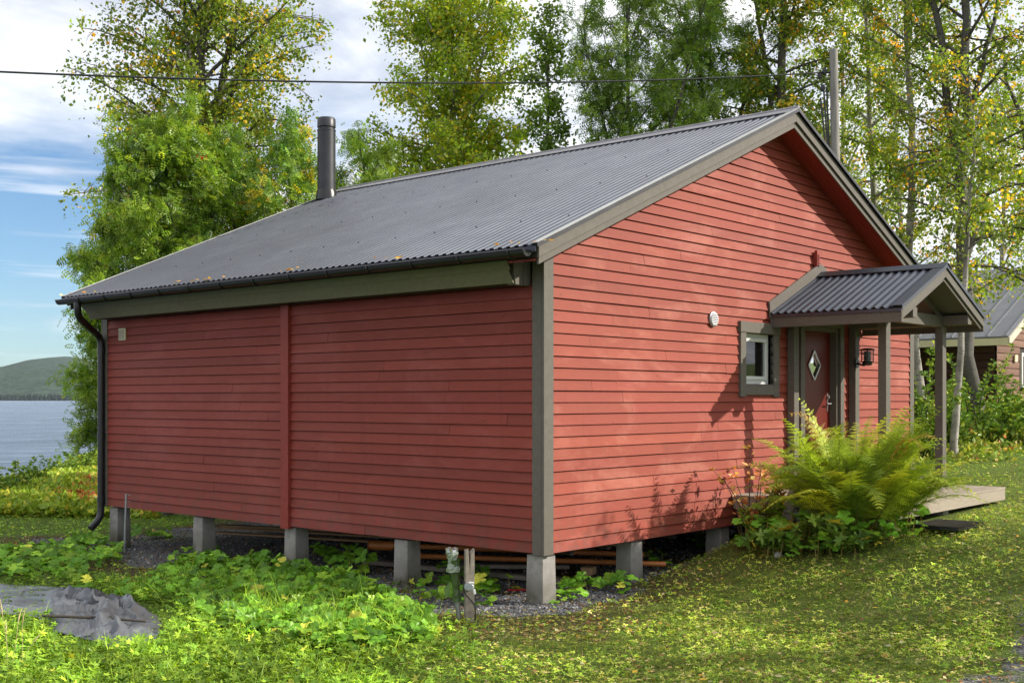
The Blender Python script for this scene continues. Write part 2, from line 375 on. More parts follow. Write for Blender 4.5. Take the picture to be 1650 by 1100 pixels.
# ================================================================== SETTING
def axis(dense0, dense1, st, lo, hi, growth=1.12):
    a = list(np.arange(dense0, dense1+1e-6, st)); s = st
    while a[-1] < hi: s *= growth; a.append(a[-1]+s)
    b = []; s = st; x = dense0
    while x > lo: s *= growth; x -= s; b.append(x)
    return np.array(b[::-1]+a)
gx = axis(-6, 13, .11, -300, 3000); gy = axis(-6, 19, .11, -1500, 3000)
GX, GY = np.meshgrid(gx, gy, indexing='ij'); GZ = gz(GX, GY)
def zones(x, y):
    """gravel, bare litter, dry-lawn weights of ground points"""
    n = fbm(x*1.3+3, y*1.3)-.47; n2 = fbm(x*3+30, y*3)-.47
    y = np.where(x > .6, y-.30*smooth(.6, 1.6, x)*(y < .5), y)
    dx = np.maximum(np.maximum(-.42-x, x-9.2), 0); dy = np.maximum(np.maximum(-.18-y, y-8.6), 0)
    d = np.hypot(dx, dy)+n*1.0+n2*.7
    grav = smooth(.42, .05, d)*smooth(1.6, .9, x-np.where(y < .3, 0, 99))
    grav = smooth(.42, .05, d)
    grav = np.where((y < 0) & (x > 1.2), grav*smooth(-.5, -.15, y), grav)
    litter = smooth(np.where(x < 0, 1.5, 1.05), np.where(x < 0, .5, .25), d)*(1-grav*.6)*np.where(y < .1, smooth(3.0, 1.0, x), 1)*np.where(y < .1, .75, 1)
    # drive at lower right
    px, py, dd = proj(x, y, gz(x, y))
    drive = smooth(1480, 1680, px+(py-1030)*1.6+n*420)*smooth(930, 1010, py)*(dd > 0)
    dry = smooth(560, 900, px+n*300)*(dd > 0)*smooth(25, 14, dd)
    return grav, litter, dry, drive
g_, l_, d_, dr_ = zones(GX, GY)
col = np.stack([np.maximum(g_, dr_*.6), l_, d_], -1).reshape(-1, 3)
ni, nj = GX.shape
ii, jj = np.meshgrid(np.arange(ni-1), np.arange(nj-1), indexing='ij'); a_ = ii*nj+jj
FF = np.stack([a_, a_+nj, a_+nj+1, a_+1], -1).reshape(-1, 4)
def groundmat():
    m, nt, o = newmat('soil_moss_and_gravel'); v = coords(nt); sp = N_(nt, 'ShaderNodeSeparateColor'); nt.links.new(attr(nt), sp.inputs[0])
    fine = noise(nt, v, 38, 6, .7); mid = noise(nt, v, 5, 5, .6); big = noise(nt, v, .7, 4)
    green = ramp(nt, fine, [(.3, (.04, .07, .012)), (.5, (.10, .16, .022)), (.7, (.17, .23, .04))])
    dry = ramp(nt, fine, [(.28, (.05, .05, .018)), (.5, (.12, .135, .034)), (.72, (.24, .23, .08))])
    litter = ramp(nt, fine, [(.3, (.03, .018, .012)), (.5, (.075, .045, .03)), (.7, (.15, .10, .065))])
    vo = N_(nt, 'ShaderNodeTexVoronoi', ins={'Scale': 55}); nt.links.new(v, vo.inputs['Vector'])
    vc = N_(nt, 'ShaderNodeSeparateColor'); nt.links.new(vo.outputs['Color'], vc.inputs[0])
    grav = ramp(nt, vc.outputs[0], [(.0, (.05, .05, .055)), (.5, (.12, .12, .125)), (1., (.26, .25, .25))])
    c = mixc(nt, math_(nt, 'MULTIPLY', sp.outputs[2], maprange(nt, mid, .42, .66)), green, dry)
    c = mixc(nt, math_(nt, 'MULTIPLY', sp.outputs[1], maprange(nt, mid, .3, .5, .5, 1)), c, litter)
    gm = maprange(nt, math_(nt, 'ADD', sp.outputs[0], math_(nt, 'MULTIPLY', math_(nt, 'SUBTRACT', mid, .5), 1.1)), .42, .6)
    c = mixc(nt, gm, c, grav)
    c = mixc(nt, maprange(nt, big, .4, .65, 0, .25), c, (.05, .06, .02))
    h = math_(nt, 'ADD', math_(nt, 'MULTIPLY', fine, .5), math_(nt, 'MULTIPLY', vo.outputs['Distance'], .5))
    princ(nt, o, c, .95, bump=h, bstr=.8, bdist=.03, spec=.15); return m
tag(npmesh('ground', np.stack([GX, GY, GZ], -1).reshape(-1, 3), FF, groundmat(), col=col, smoothf=True), kind='structure')
# lake
def watermat():
    m, nt, o = newmat('lake_water'); t = N_(nt, 'ShaderNodeTexCoord'); mp = N_(nt, 'ShaderNodeMapping'); mp.inputs['Rotation'].default_value = (0, 0, math.radians(25)); mp.inputs['Scale'].default_value = (.35, 1.3, 1)
    nt.links.new(t.outputs['Object'], mp.inputs[0]); v = mp.outputs[0]
    a = noise(nt, v, .55, 7, .68, .4); b = noise(nt, v, .06, 4, .6, .3); h = math_(nt, 'ADD', math_(nt, 'MULTIPLY', a, .6), math_(nt, 'MULTIPLY', b, .5))
    c = ramp(nt, math_(nt, 'ADD', math_(nt, 'MULTIPLY', a, .65), math_(nt, 'MULTIPLY', b, .35)), [(.40, (.02, .035, .065)), (.5, (.07, .095, .15)), (.6, (.16, .20, .27))])
    p = princ(nt, o, c, .22, bump=h, bstr=1.0, bdist=1.1, spec=.5); p.inputs['IOR'].default_value = 1.33; return m
mb = MB(); xs = np.linspace(-6000, 12000, 19); ys = np.linspace(-3000, 15000, 19)
for i in range(18):
    for j in range(18): mb.add([(xs[i], ys[j], -2.45), (xs[i+1], ys[j], -2.45), (xs[i+1], ys[j+1], -2.45), (xs[i], ys[j+1], -2.45)], [(0, 1, 2, 3)])
tag(mb.build('water', watermat()), kind='structure')
# hills across the lake: a ridge profile over azimuth (picture column), built 4 to 6 km away
def hillmat():
    m, nt, o = newmat('forested_hillside'); v = coords(nt, (1, 1, 1.6))
    a = noise(nt, v, .035, 6, .7); b = noise(nt, v, .0022, 4); vo = N_(nt, 'ShaderNodeTexVoronoi', ins={'Scale': .03}); nt.links.new(v, vo.inputs['Vector'])
    c = ramp(nt, a, [(.32, (.025, .05, .042)), (.5, (.055, .09, .065)), (.68, (.11, .145, .09))]); c = mixc(nt, maprange(nt, b, .4, .62, 0, .6), c, (.085, .125, .105))
    c = mixc(nt, maprange(nt, vo.outputs['Distance'], .2, .6, .4, 0), c, (.03, .05, .045))
    princ(nt, o, c, 1, bump=a, bstr=1, bdist=25, spec=0); return m
cols = np.linspace(-900, 900, 200); V = []; nr = 26
prof = np.interp(cols, [-900, -500, -200, -60, 0, 45, 80, 110, 150, 220, 300, 420, 560, 700, 900], [20, 55, 78, 64, 58, 70, 74, 76, 68, 48, 30, 22, 34, 26, 16])
for k in range(nr):
    f = k/(nr-1); dep = 4200+2100*f
    for i, cpx in enumerate(cols):
        l = (cpx-825)/F*dep; x = CAM[0]+RT[0]*l+FW[0]*dep; y = CAM[1]+RT[1]*l+FW[1]*dep
        top = (prof[i]-7)/F*dep*(1-(1-min(1, f*1.25))**2)**.8
        zz = -2.6+6*min(1, f*30)+top*(1+.05*(fbm(np.array([x*.0016]), np.array([y*.0016]))[0]-.5))
        V.append((x, y, zz))
V = np.array(V); n = len(cols); ii, jj = np.meshgrid(np.arange(nr-1), np.arange(n-1), indexing='ij'); a_ = ii*n+jj
FH = np.stack([a_, a_+1, a_+n+1, a_+n], -1).reshape(-1, 4)
tag(npmesh('hills', V, FH, hillmat(), smoothf=True), kind='structure')
# dark wooded far shore: thousands of small spruce cones
P = []; nt_ = 2600
cp = R.uniform(-400, 700, nt_); dp = R.uniform(3600, 3960, nt_); dp = np.where(cp < 40, dp+120, dp)
l = (cp-825)/F*dp; X = CAM[0]+RT[0]*l+FW[0]*dp; Y = CAM[1]+RT[1]*l+FW[1]*dp
Hh = R.uniform(12, 24, nt_)
tv = np.array([[0, 0, 1.]]+[[.2*math.cos(a), .2*math.sin(a), 0] for a in np.arange(5)*2*PI/5]); tf = np.array([[0, 1+i, 1+(i+1) % 5] for i in range(5)])
Vt = (np.stack([X, Y, np.full(nt_, -2.6)], -1)[:, None, :]+tv[None]*np.stack([Hh*1.3, Hh*1.3, Hh], -1)[:, None, :]).reshape(-1, 3)
Ft = (np.arange(nt_)[:, None, None]*6+tf[None]).reshape(-1, 3)
tag(npmesh('far_shore_forest', Vt, Ft, plain('distant_spruce', (.022, .036, .032), 1, 0, .05, .3, 0, spec=0)), 'dark spruce forest along the far shore below the hill', 'forest', kind='stuff')

# thin summer haze filling the air over the lake
mb = MB(); mb.box(-1500, 9000, -3500, 9500, -4.6, 640)
m, nt, o_ = newmat('air_haze'); pv = N_(nt, 'ShaderNodeVolumePrincipled', ins={'Density': 2.0e-5}); pv.inputs['Color'].default_value = (.82, .9, 1, 1); nt.links.new(pv.outputs[0], o_.inputs['Volume'])
tag(mb.build('haze', m), 'faint blue haze over the far side of the lake', 'haze', kind='stuff')
# ================================================================== CABIN
cabin = thing('cabin', (0, 0, 0), 'red clapboard cabin with grey trim and a corrugated metal roof, raised on concrete pillars', 'cabin')
GWD, LEN = 8.56, 7.80; T0 = 4.28; SL = .428; ZA = 5.36; ZB = .47; EV = .51; OV = .37
def zr(x): return ZA-SL*abs(x-T0)
TH = math.atan(SL)
# ---- siding
def siding(name, origin, u, nrm, ranges, holes, z0, z1, pitch, mat, seed, jl=(2.2, 4.4)):
    """lap boards; ranges(z)->(a,b); holes [(a,b,z0,z1)]"""
    rg = np.random.default_rng(seed); mb = MB(); u = np.array(u, float); nrm = np.array(nrm, float); o = np.array(origin, float)
    k = 0; z = z0
    while z < z1-1e-4:
        zt = min(z+pitch+.004, z1); zb = z
        zm = (zb+zt)/2
        br = 1+rg.normal()*.035
        a0, b0 = ranges(zb); a1, b1 = ranges(zt)
        cuts = [max(min(a0, a1), -9)]; x = cuts[0]+rg.uniform(.4, jl[1])
        while x < max(b0, b1)-.3: cuts.append(x); x += rg.uniform(*jl)
        cuts.append(max(b0, b1))
        segs = []
        for i in range(len(cuts)-1):
            parts = [(cuts[i]+(.0035 if i else 0), cuts[i+1])]
            for (ha, hb, hz0, hz1) in holes:
                if zt > hz0+.01 and zb < hz1-.01:
                    np_ = []
                    for p, q in parts:
                        if q <= ha or p >= hb: np_.append((p, q))
                        else:
                            if p < ha: np_.append((p, ha))
                            if q > hb: np_.append((hb, q))
                    parts = np_
            segs += [(p, q, br*(1+rg.normal()*.045)) for p, q in parts]
        for p, q, b in segs:
            pa, qa = max(p, a0), min(q, b0); pb, qb = max(p, a1), min(q, b1)
            if qa-pa < .01 and qb-pb < .01: continue
            if qb < pb: pb = qb = (pa+qa)/2
            if qa < pa: pa = qa = (pb+qb)/2
            jit = rg.normal()*.0012; mb.cc = (b, b*(1+rg.normal()*.02), b*(1+rg.normal()*.02))
            o0 = .030+jit; o1 = .012+jit; gv = .009; zj = rg.normal()*.0012
            vs = [o+u*pa+nrm*o0+np.array([0, 0, zb+zj]), o+u*qa+nrm*o0+np.array([0, 0, zb+zj+rg.normal()*.001]), o+u*qb+nrm*o1+np.array([0, 0, zt-gv]), o+u*pb+nrm*o1+np.array([0, 0, zt-gv]),
                  o+u*pa+nrm*.001+np.array([0, 0, zb+zj]), o+u*qa+nrm*.001+np.array([0, 0, zb+zj]),
                  o+u*pb+nrm*.002+np.array([0, 0, zt-gv-.002]), o+u*qb+nrm*.002+np.array([0, 0, zt-gv-.002]), o+u*pb+nrm*.002+np.array([0, 0, zt+.004]), o+u*qb+nrm*.002+np.array([0, 0, zt+.004])]
            mb.add(vs, [(0, 1, 2, 3), (4, 5, 1, 0), (4, 0, 3), (5, 2, 1), (3, 2, 7, 6)])
            ck = mb.cc; mb.cc = (ck[0]*.3, ck[1]*.15, ck[2]*.15); mb.add(vs[6:10], [(0, 1, 3, 2)]); mb.cc = ck  # groove face tinted dark: the lap shadow is put into the vertex colour
        z += pitch; k += 1
    return mb.build(name, mat, cabin)
holesG = [(3.66, 4.33, 2.10, 2.70), (5.10, 6.12, .60, 2.86)]
PT = .1095
def rg_gable(z):
    h = (ZA-.16-z)/SL if z > 3.25 else 99
    return (max(.02, T0-h), min(GWD-.02, T0+h))
siding('gable_wall', (0, 0, 0), (1, 0, 0), (0, -1, 0), rg_gable, holesG, ZB, ZA-.18, PT, M['red'], 3)
sw = siding('side_wall', (0, 0, 0), (0, 1, 0), (-1, 0, 0), lambda z: (.02, LEN-.02), [(3.73, 3.87, .4, 3.2)], ZB, 3.02, PT, M['red_shade'], 4)
siding('back_gable_wall', (0, LEN, 0), (1, 0, 0), (0, 1, 0), rg_gable, [], ZB, ZA-.18, PT, M['red_shade'], 5)
siding('far_side_wall', (GWD, 0, 0), (0, 1, 0), (1, 0, 0), lambda z: (.02, LEN-.02), [], ZB, 3.02, PT, M['red_shade'], 6)
# structure behind the boards (frame core) with openings
mb = MB(); t = .12
def wallblock(x0, x1, y0, y1, z0, z1): mb.box(x0, x1, y0, y1, z0, z1)
yi0, yi1 = .001, .12
for (a, b, z0, z1) in [(.001, 3.66, ZB+.01, 3.2), (3.66, 4.33, ZB+.01, 2.10), (3.66, 4.33, 2.70, 3.2), (4.33, 5.10, ZB+.01, 3.2), (5.10, 6.12, 2.86, 3.2), (5.10, 6.12, ZB+.01, .6), (6.12, GWD-.001, ZB+.01, 3.2)]:
    wallblock(a, b, yi0, yi1, z0, z1)
mb.prism([(.1, .001, 3.2), (GWD-.1, .001, 3.2), (T0, .001, ZA-.2)], (0, .1, 0))
wallblock(.001, .12, .121, LEN-.001, ZB+.01, 3.1); wallblock(GWD-.12, GWD-.001, .121, LEN-.001, ZB+.01, 3.1)
wallblock(.121, GWD-.121, LEN-.12, LEN-.001, ZB+.01, 3.2); mb.prism([(.1, LEN-.1, 3.2), (GWD-.1, LEN-.1, 3.2), (T0, LEN-.1, ZA-.2)], (0, .098, 0))
mb.build('wall_core', M['dark'], cabin)
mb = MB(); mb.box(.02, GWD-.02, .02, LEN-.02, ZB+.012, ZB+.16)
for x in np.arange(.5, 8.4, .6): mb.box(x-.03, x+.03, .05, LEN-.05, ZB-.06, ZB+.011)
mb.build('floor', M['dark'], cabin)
mb = MB(); mb.box(.13, GWD-.13, .13, LEN-.13, 2.9, 2.95); mb.build('ceiling', M['dark'], cabin)
# ---- corner boards
for cx, cy, sx, sy in ((0, 0, -1, -1), (GWD, 0, 1, -1), (0, LEN, -1, 1), (GWD, LEN, 1, 1)):
    mb = MB(); zt = 3.24 if cy == 0 or cy == LEN else 3
    zt = zr(0)-.13
    ex = cx+sx*.034; ey = cy+sy*.034; w = .145
    x0, x1 = sorted((ex, ex-sx*w)); y0, y1 = sorted((ey, cy+sy*.002)); mb.box(x0, x1, y0, y1, ZB-.015, zt)
    x0, x1 = sorted((ex, cx+sx*.002)); y0, y1 = sorted((ey-sy*.0341, ey-sy*w)); mb.box(x0, x1, y0, y1, ZB-.015, zt)
    mb.build('corner_board', M['grey'], cabin, bevel=.003)
mb = MB(); mb.box(-.062, -.005, 3.73, 3.87, ZB-.03, 3.0); mb.build('batten', M['red_smooth'], cabin, bevel=.003)
# ---- pillars
def pillar(x, y, s=1.0):
    mb = MB(); g = gzz(x, y)-.25; a, b = .098*s, .110*s; zt = ZB-.02
    mb.add([(x-b, y-b, g), (x+b, y-b, g), (x+b, y+b, g), (x-b, y+b, g), (x-a, y-a, zt), (x+a, y-a, zt), (x+a, y+a, zt), (x-a, y+a, zt)],
           [(0, 3, 2, 1), (4, 5, 6, 7), (0, 1, 5, 4), (1, 2, 6, 5), (2, 3, 7, 6), (3, 0, 4, 7)])
    mb.build('pillar', M['concrete'], cabin, bevel=.008)
for yy in (.12, 1.95, 3.79, 5.62, 7.60):
    for xx in (.11, 3.3, 5.9, 8.42): pillar(xx, yy)
pillar(1.55, .12)
# ---- roof: corrugated sheets on both slopes
def corr(x0, z0, x1, z1, y0, y1, per, amp, parent, name, mat, fl=(.0, .04, .17, .21, .42, .46, .59, .63)):
    """sheet running from (x0,z0) to (x1,z1), corrugated along y"""
    k = np.arange(int((y1-y0)/per)+1)[:, None]*per; fr = np.array(fl)*per; lv = (np.array([-1, -.88, .88, 1, 1, .88, -.88, -1.]) if len(fl) == 8 else np.sin(np.array(fl)*2*PI))*amp
    ys = (y0+k+fr[None]).ravel(); w = np.tile(lv, len(k)); q = ys < y1; ys = np.append(ys[q], y1); w = np.append(w[q], w[q][-1]); n = len(ys)-1
    nx, nz = -(z1-z0), (x1-x0); L = math.hypot(nx, nz); nx /= L; nz /= L
    if nz < 0: nx, nz = -nx, -nz
    m = 2; V = []
    for k in range(m):
        f = k/(m-1); V.append(np.stack([x0+(x1-x0)*f+nx*w, ys, z0+(z1-z0)*f+nz*w], -1))
    V = np.concatenate(V); a = (np.arange(m-1)[:, None]*(n+1)+np.arange(n)[None]).ravel()
    Q = np.stack([a, a+1, a+n+2, a+n+1], -1); Q = Q[:, ::-1] if x1 > x0 else Q
    o = npmesh(name, V, np.ascontiguousarray(Q), mat, parent, smoothf=False)
    sd = o.modifiers.new('s', 'SOLIDIFY'); sd.thickness = .004; sd.offset = -1
    return o
Y0, Y1 = -OV-.02, LEN+.10
roof = corr(-EV-.06, zr(-EV-.06)+.0, T0, ZA, Y0, Y1, .1, .0065, cabin, 'roof', M['roof'], (.0, .012, .078, .09, .50, .512, .578, .59))
corr(GWD+EV+.06, zr(-EV-.06), T0, ZA, Y0, Y1, .1, .0065, cabin, 'roof', M['roof'], (.0, .015, .06, .08, .52, .54, .585, .60))
# screws
for k in range(14):
    for j in range(4):
        x = [.3, 1.6, 2.9, 4.0][j]; y = Y0+.325+k*.6+(j % 2)*.0; z = zr(x)+.014
        mb = MB(); mb.tube([(x, y, z), (x-.003, y, z+.008)], .008, 6); mb.build('roof_screw', M['black'], cabin)
# ridge cap
mb = MB()
for sx in (-1, 1):
    x1 = T0+sx*.16; mb.prism([(T0, Y0-.01, ZA+.035), (x1, Y0-.01, zr(x1)+.022), (x1, Y0-.01, zr(x1)+.017), (T0, Y0-.01, ZA+.028)][::1], (0, Y1-Y0+.02, 0))
mb.tube([(T0, Y0-.012, ZA+.028), (T0, Y1+.012, ZA+.028)], .022, 8)
mb.build('ridge_cap', plain('ridge_steel', (.24, .23, .24), .4, .3, 5, .1, .02), cabin)
M['verge'] = plain('pale_grey_coated_steel', (.42, .42, .40), .35, .2, 5, .06, .02)
# verge flashing strip on top edges (dark) and light edge strip
for ysg, ya, yb in ((-1, Y0-.012, Y0+.05), (1, Y1-.05, Y1+.012)):
    for sx in (-1, 1):
        xe = T0+sx*(T0+EV+.06)
        mb = MB(); mb.prism([(T0, ya, ZA+.014), (xe, ya, zr(xe)+.014), (xe, ya, zr(xe)+.020), (T0, ya, ZA+.020)], (0, yb-ya, 0))
        yo = ya if ysg < 0 else yb
        mb2 = MB(); mb2.prism([(T0, yo, ZA-.024), (xe, yo, zr(xe)-.024), (xe, yo, zr(xe)+.013), (T0, yo, ZA+.013)], (0, .004*ysg, 0)); mb2.build('verge_edge', M['flue'], cabin)
        mb.build('verge_flashing', M['verge'], cabin)
# bargeboards: lower board and a prouder upper board, each side, front and rear
for ys, yf in ((-1, -OV), (1, LEN+.08)):
    for sx in (-1, 1):
        xe = T0+sx*(T0+EV); y_in = yf-ys*.028
        mb = MB(); up, lo = -.022, -.135
        mb.prism([(T0, yf, ZA+up), (xe, yf, zr(xe)+up), (xe, yf, zr(xe)+lo), (T0, yf, ZA+lo-.004)], (0, ys*-.026, 0)); mb.build('bargeboard', M['grey'], cabin, bevel=.002)
        mb = MB(); up, lo = -.10, -.205; xe2 = xe-sx*.03
        mb.prism([(T0, yf-ys*.0265, ZA+up), (xe2, yf-ys*.0265, zr(xe2)+up), (xe2, yf-ys*.0265, zr(xe2)+lo), (T0, yf-ys*.0265, ZA+lo-.004)], (0, ys*-.024, 0)); mb.build('bargeboard', M['grey'], cabin, bevel=.002)
# soffit boards under the gable overhangs (red) and roof deck
for sx in (-1, 1):
    for k in range(5):
        ya = -OV+.052+k*.064
        if ya > .0: break
        xe = T0+sx*(T0+EV-.01)
        mb = MB(); mb.prism([(T0, ya, ZA-.165), (xe, ya, zr(xe)-.165), (xe, ya, zr(xe)-.145), (T0, ya, ZA-.145)], (0, .061, 0)); mb.build('soffit', M['red_smooth'], cabin)
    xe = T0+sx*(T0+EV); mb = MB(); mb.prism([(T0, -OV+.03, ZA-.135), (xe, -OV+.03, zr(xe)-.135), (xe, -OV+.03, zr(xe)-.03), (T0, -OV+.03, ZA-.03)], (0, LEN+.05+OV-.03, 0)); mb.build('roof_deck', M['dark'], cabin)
# ---- eave box along both long sides
for sx, xw in ((-1, 0), (1, GWD)):
    xb = xw+sx*.25; xt = xw+sx*.40; za = 3.0; zt = zr(-.40)-.13
    zsplit = za+.15; xs = xb+(xt-xb)*.55
    y0, y1 = .16, LEN-.12
    mb = MB(); f = .57; xm = xb+(xt-xb)*f; zm = za+(zt-za)*f
    mb.prism([(xb, y0, za), (xm, y0, zm), (xm-sx*.02, y0, zm), (xb-sx*.02, y0, za)], (0, y1-y0+.06, 0)); mb.build('fascia', M['olive'], cabin, bevel=.002)
    mb = MB(); mb.prism([(xm+sx*.006, y0-.03, zm-.01), (xt, y0-.03, zt), (xt-sx*.02, y0-.03, zt), (xm-sx*.012, y0-.03, zm-.01)], (0, y1-y0+.11, 0)); mb.build('fascia', M['olive'], cabin, bevel=.002)
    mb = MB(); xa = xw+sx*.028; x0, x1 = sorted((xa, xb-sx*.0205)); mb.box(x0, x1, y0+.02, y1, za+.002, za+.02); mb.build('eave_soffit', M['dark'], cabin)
    # beam end with split
    mb = MB(); yb = y0-.015
    mb.prism([(xw+sx*.012, yb, za-.012), (xw+sx*.115, yb, za-.012), (xw+sx*.115, yb, za+.30), (xw+sx*.012, yb, za+.30)], (0, .1, 0))
    mb.prism([(xw+sx*.12, yb+.003, za-.012), (xw+sx*.228, yb+.003, za-.012), (xw+sx*.25, yb+.003, za+.10), (xw+sx*.26, yb+.003, za+.24), (xw+sx*.12, yb+.003, za+.24)], (0, .1, 0))
    mb.build('beam_end', M['grey'], cabin, bevel=.003)
# ---- gutter with brackets and downpipe
gxx, gr = -EV-.10, .058; gzt = zr(-EV-.06)-.048
def gutter(xc, ztop, y0, y1, sx):
    a = np.linspace(PI, 2*PI, 11); sec = [(xc+gr*math.cos(t), ztop+gr*math.sin(t)) for t in a]+[(xc+(gr-.004)*math.cos(t), ztop+(gr-.004)*math.sin(t)) for t in a[::-1]]
    mb = MB(); n = len(sec); vs = [(p[0], y0, p[1]) for p in sec]+[(p[0], y1, p[1]) for p in sec]
    mb.add(vs, [(i, (i+1) % n, n+(i+1) % n, n+i) for i in range(n)])
    for y in (y0, y1-.004):
        mb.prism([(xc+gr*math.cos(t), y, ztop+gr*math.sin(t)) for t in a], (0, .004, 0))
    ex = xc-sx*-gr
    mb.tube([(xc+sx*gr, y0, ztop+.002), (xc+sx*gr, y1, ztop+.002)], .008, 8)
    g = mb.build('gutter', M['black'], cabin, smoothf=True, angle=40)
    k = 0; y = y0+.18
    while y < y1:
        b = MB(); pts = [(xc+(gr+.006)*math.cos(t), y, ztop+(gr+.006)*math.sin(t)) for t in np.linspace(PI*.93, 2*PI*1.0, 12)]
        if sx > 0: pass
        for i in range(len(pts)-1): b.beam(pts[i], pts[i+1], .022, .005, up=(0, 1, 0)) if False else b.tube([pts[i], pts[i+1]], .0085, 5)
        b.build('gutter_bracket', M['black'], g); y += .62
    return g
mb = MB(); mb.box(-EV-.052, -EV-.046, -OV-.005, LEN+.09, zr(-EV-.06)-.062, zr(-EV-.05)-.014); mb.build('drip_edge', plain('blue_black_steel', (.035, .037, .055), .4, .4, 5, .1, .02), cabin)
gut = gutter(gxx, gzt, -OV+.05, LEN+.10, -1)
gutter(GWD+EV+.10, gzt, -OV+.05, LEN+.10, 1)
py_ = LEN-.03
pts = [(gxx, 7.42, gzt-.045), (gxx, 7.42, gzt-.14), (gxx+.02, 7.44, gzt-.21), (gxx+.08, 7.48, gzt-.27), (-.14, py_-.02, 2.80), (-.085, py_, 2.74), (-.075, py_, 2.66), (-.075, py_, .42), (-.085, py_, .33), (-.14, py_-.01, .25), (-.24, py_-.02, .17)]
def rounded(pts, rep=2):
    for _ in range(rep):
        q = [pts[0]]
        for i in range(len(pts)-1):
            a = np.array(pts[i]); b = np.array(pts[i+1]); L = np.linalg.norm(b-a); e = min(.25, .06/L) if L > .3 else .25
            q += [tuple(a+(b-a)*e), tuple(a+(b-a)*(1-e))]
        q.append(pts[-1]); pts = q
    return pts
mb = MB(); mb.tube(rounded(pts), .047, 14)
dpipe = mb.build('downpipe', M['black'], cabin, smoothf=True, angle=50)
for z in (2.58, 1.42, .55):
    mb = MB(); mb.tube([(-.075, py_, z-.045), (-.075, py_, z+.045)], .053, 14); mb.beam((-.05, py_-.0, z), (.0, py_-.05, z), .02, .03); mb.build('pipe_bracket', M['black'], dpipe, smoothf=True)
# ---- chimney
cx, cy = 3.80, 7.66; cr = .145; zb = zr(cx)-.05
mb = MB(); mb.tube([(cx, cy, zb), (cx, cy, 6.22)], cr, 32); flue = mb.build('chimney', M['flue'], cabin, smoothf=True)
mb = MB(); mb.tube([(cx, cy, 6.235), (cx, cy, 6.27)], cr*.9, 32); mb.tube([(cx, cy, 6.28), (cx, cy, 6.41), (cx, cy, 6.43)], [cr*1.02, cr*1.0, cr*.9], 32); mb.tube([(cx, cy, 6.215), (cx, cy, 6.24)], cr*1.03, 32)
for a in np.arange(6)*PI/3: mb.tube([(cx+cr*.93*math.cos(a), cy+cr*.93*math.sin(a), 6.2), (cx+cr*.93*math.cos(a), cy+cr*.93*math.sin(a), 6.3)], .008, 6)
mb.build('chimney_cap', M['flue'], flue, smoothf=True)
mb = MB(); mb.tube([(cx, cy, zr(cx)-.04), (cx, cy, zr(cx)+.07), (cx, cy, zr(cx)+.12)], [cr+.03, cr+.02, cr+.004], 24); mb.build('flue_collar', M['black'], flue, smoothf=True)
# ---- window
wn = MB(); x0, x1, z0, z1 = 3.66, 4.33, 2.10, 2.70
wf = MB(); yw = .035
for a in ((x0, x0+.05, z0, z1), (x1-.05, x1, z0, z1), (x0+.05, x1-.05, z0, z0+.05), (x0+.05, x1-.05, z1-.05, z1)): wf.box(a[0], a[1], yw, yw+.07, a[2], a[3])
win = wf.build('window', M['white'], cabin, bevel=.003)
sf = MB(); i0, i1, j0, j1 = x0+.05, x1-.05, z0+.05, z1-.05
for a in ((i0, i0+.045, j0, j1), (i1-.045, i1, j0, j1), (i0+.045, i1-.045, j0, j0+.045), (i0+.045, i1-.045, j1-.045, j1)): sf.box(a[0], a[1], yw-.012, yw+.04, a[2], a[3])
sf.build('sash', M['white'], win, bevel=.003)
mb = MB(); mb.box(i0+.046, i1-.046, yw+.012, yw+.018, j0+.046, j1-.046); mb.build('pane', M['glass'], win)
mb = MB()
for k in range(10): xx = i0+.05+k*.022; mb.add([(xx, .13+.012*(k % 2), j0+.03), (xx+.022, .13+.012*((k+1) % 2), j0+.03), (xx+.022, .13+.012*((k+1) % 2), j1), (xx, .13+.012*(k % 2), j1)], [(0, 1, 2, 3)])
mb.box(i0+.06, i1-.04, .20, .21, j0+.2, j1+.05)
mb.build('curtain', plain('pale_green_curtain', (.42, .52, .45), .9, 0, 5, .05, .1), win)
mb = MB(); mb.box(x0+.002, x1-.002, -.03, yw+.07, z0-.012, z0-.001); mb.build('sill', M['grey'], win)
# window trim (reveal + boards)
def trimbox(name, x0, x1, y0, y1, z0, z1, parent=cabin): 
    m_ = MB(); m_.box(x0, x1, y0, y1, z0, z1); return m_.build(name, M['grey'], parent, bevel=.003)
trimbox('window_trim', x0-.125, x0, -.052, .034, z0-.15, z1); trimbox('window_trim', x1, x1+.125, -.052, .034, z0-.15, z1)
trimbox('window_trim', x0-.14, x1+.14, -.06, .034, z1+.001, z1+.13); trimbox('window_trim', x0+.001, x1-.001, -.05, .034, z0-.13, z0-.013)
# ---- door
dx0, dx1, dz0, dz1 = 5.17, 6.06, .84, 2.80; yd = .075
mb = MB(); c_ = (5.60, 2.36); hw, hh = .165, .19
# door leaf with a diamond opening
o4 = [(dx0, dz0), (dx1, dz0), (dx1, dz1), (dx0, dz1)]; i4 = [(c_[0]-hw, c_[1]), (c_[0], c_[1]-hh), (c_[0]+hw, c_[1]), (c_[0], c_[1]+hh)]
q = [(o4[0], o4[1], i4[1]), (o4[1], i4[2], i4[1]), (o4[1], o4[2], i4[2]), (o4[2], i4[3], i4[2]), (o4[2], o4[3], i4[3]), (o4[3], i4[0], i4[3]), (o4[3], o4[0], i4[0]), (o4[0], i4[1], i4[0])]
for tri in q: mb.prism([(p[0], yd, p[1]) for p in tri], (0, .045, 0))
door = mb.build('door', M['door'], cabin)
mb = MB()
for i in range(4):
    a = i4[i]; b = i4[(i+1) % 4]; mb.beam((a[0], yd-.006, a[1]), (b[0], yd-.006, b[1]), .02, .02)
mb.build('diamond_window_frame', M['steel'], door)
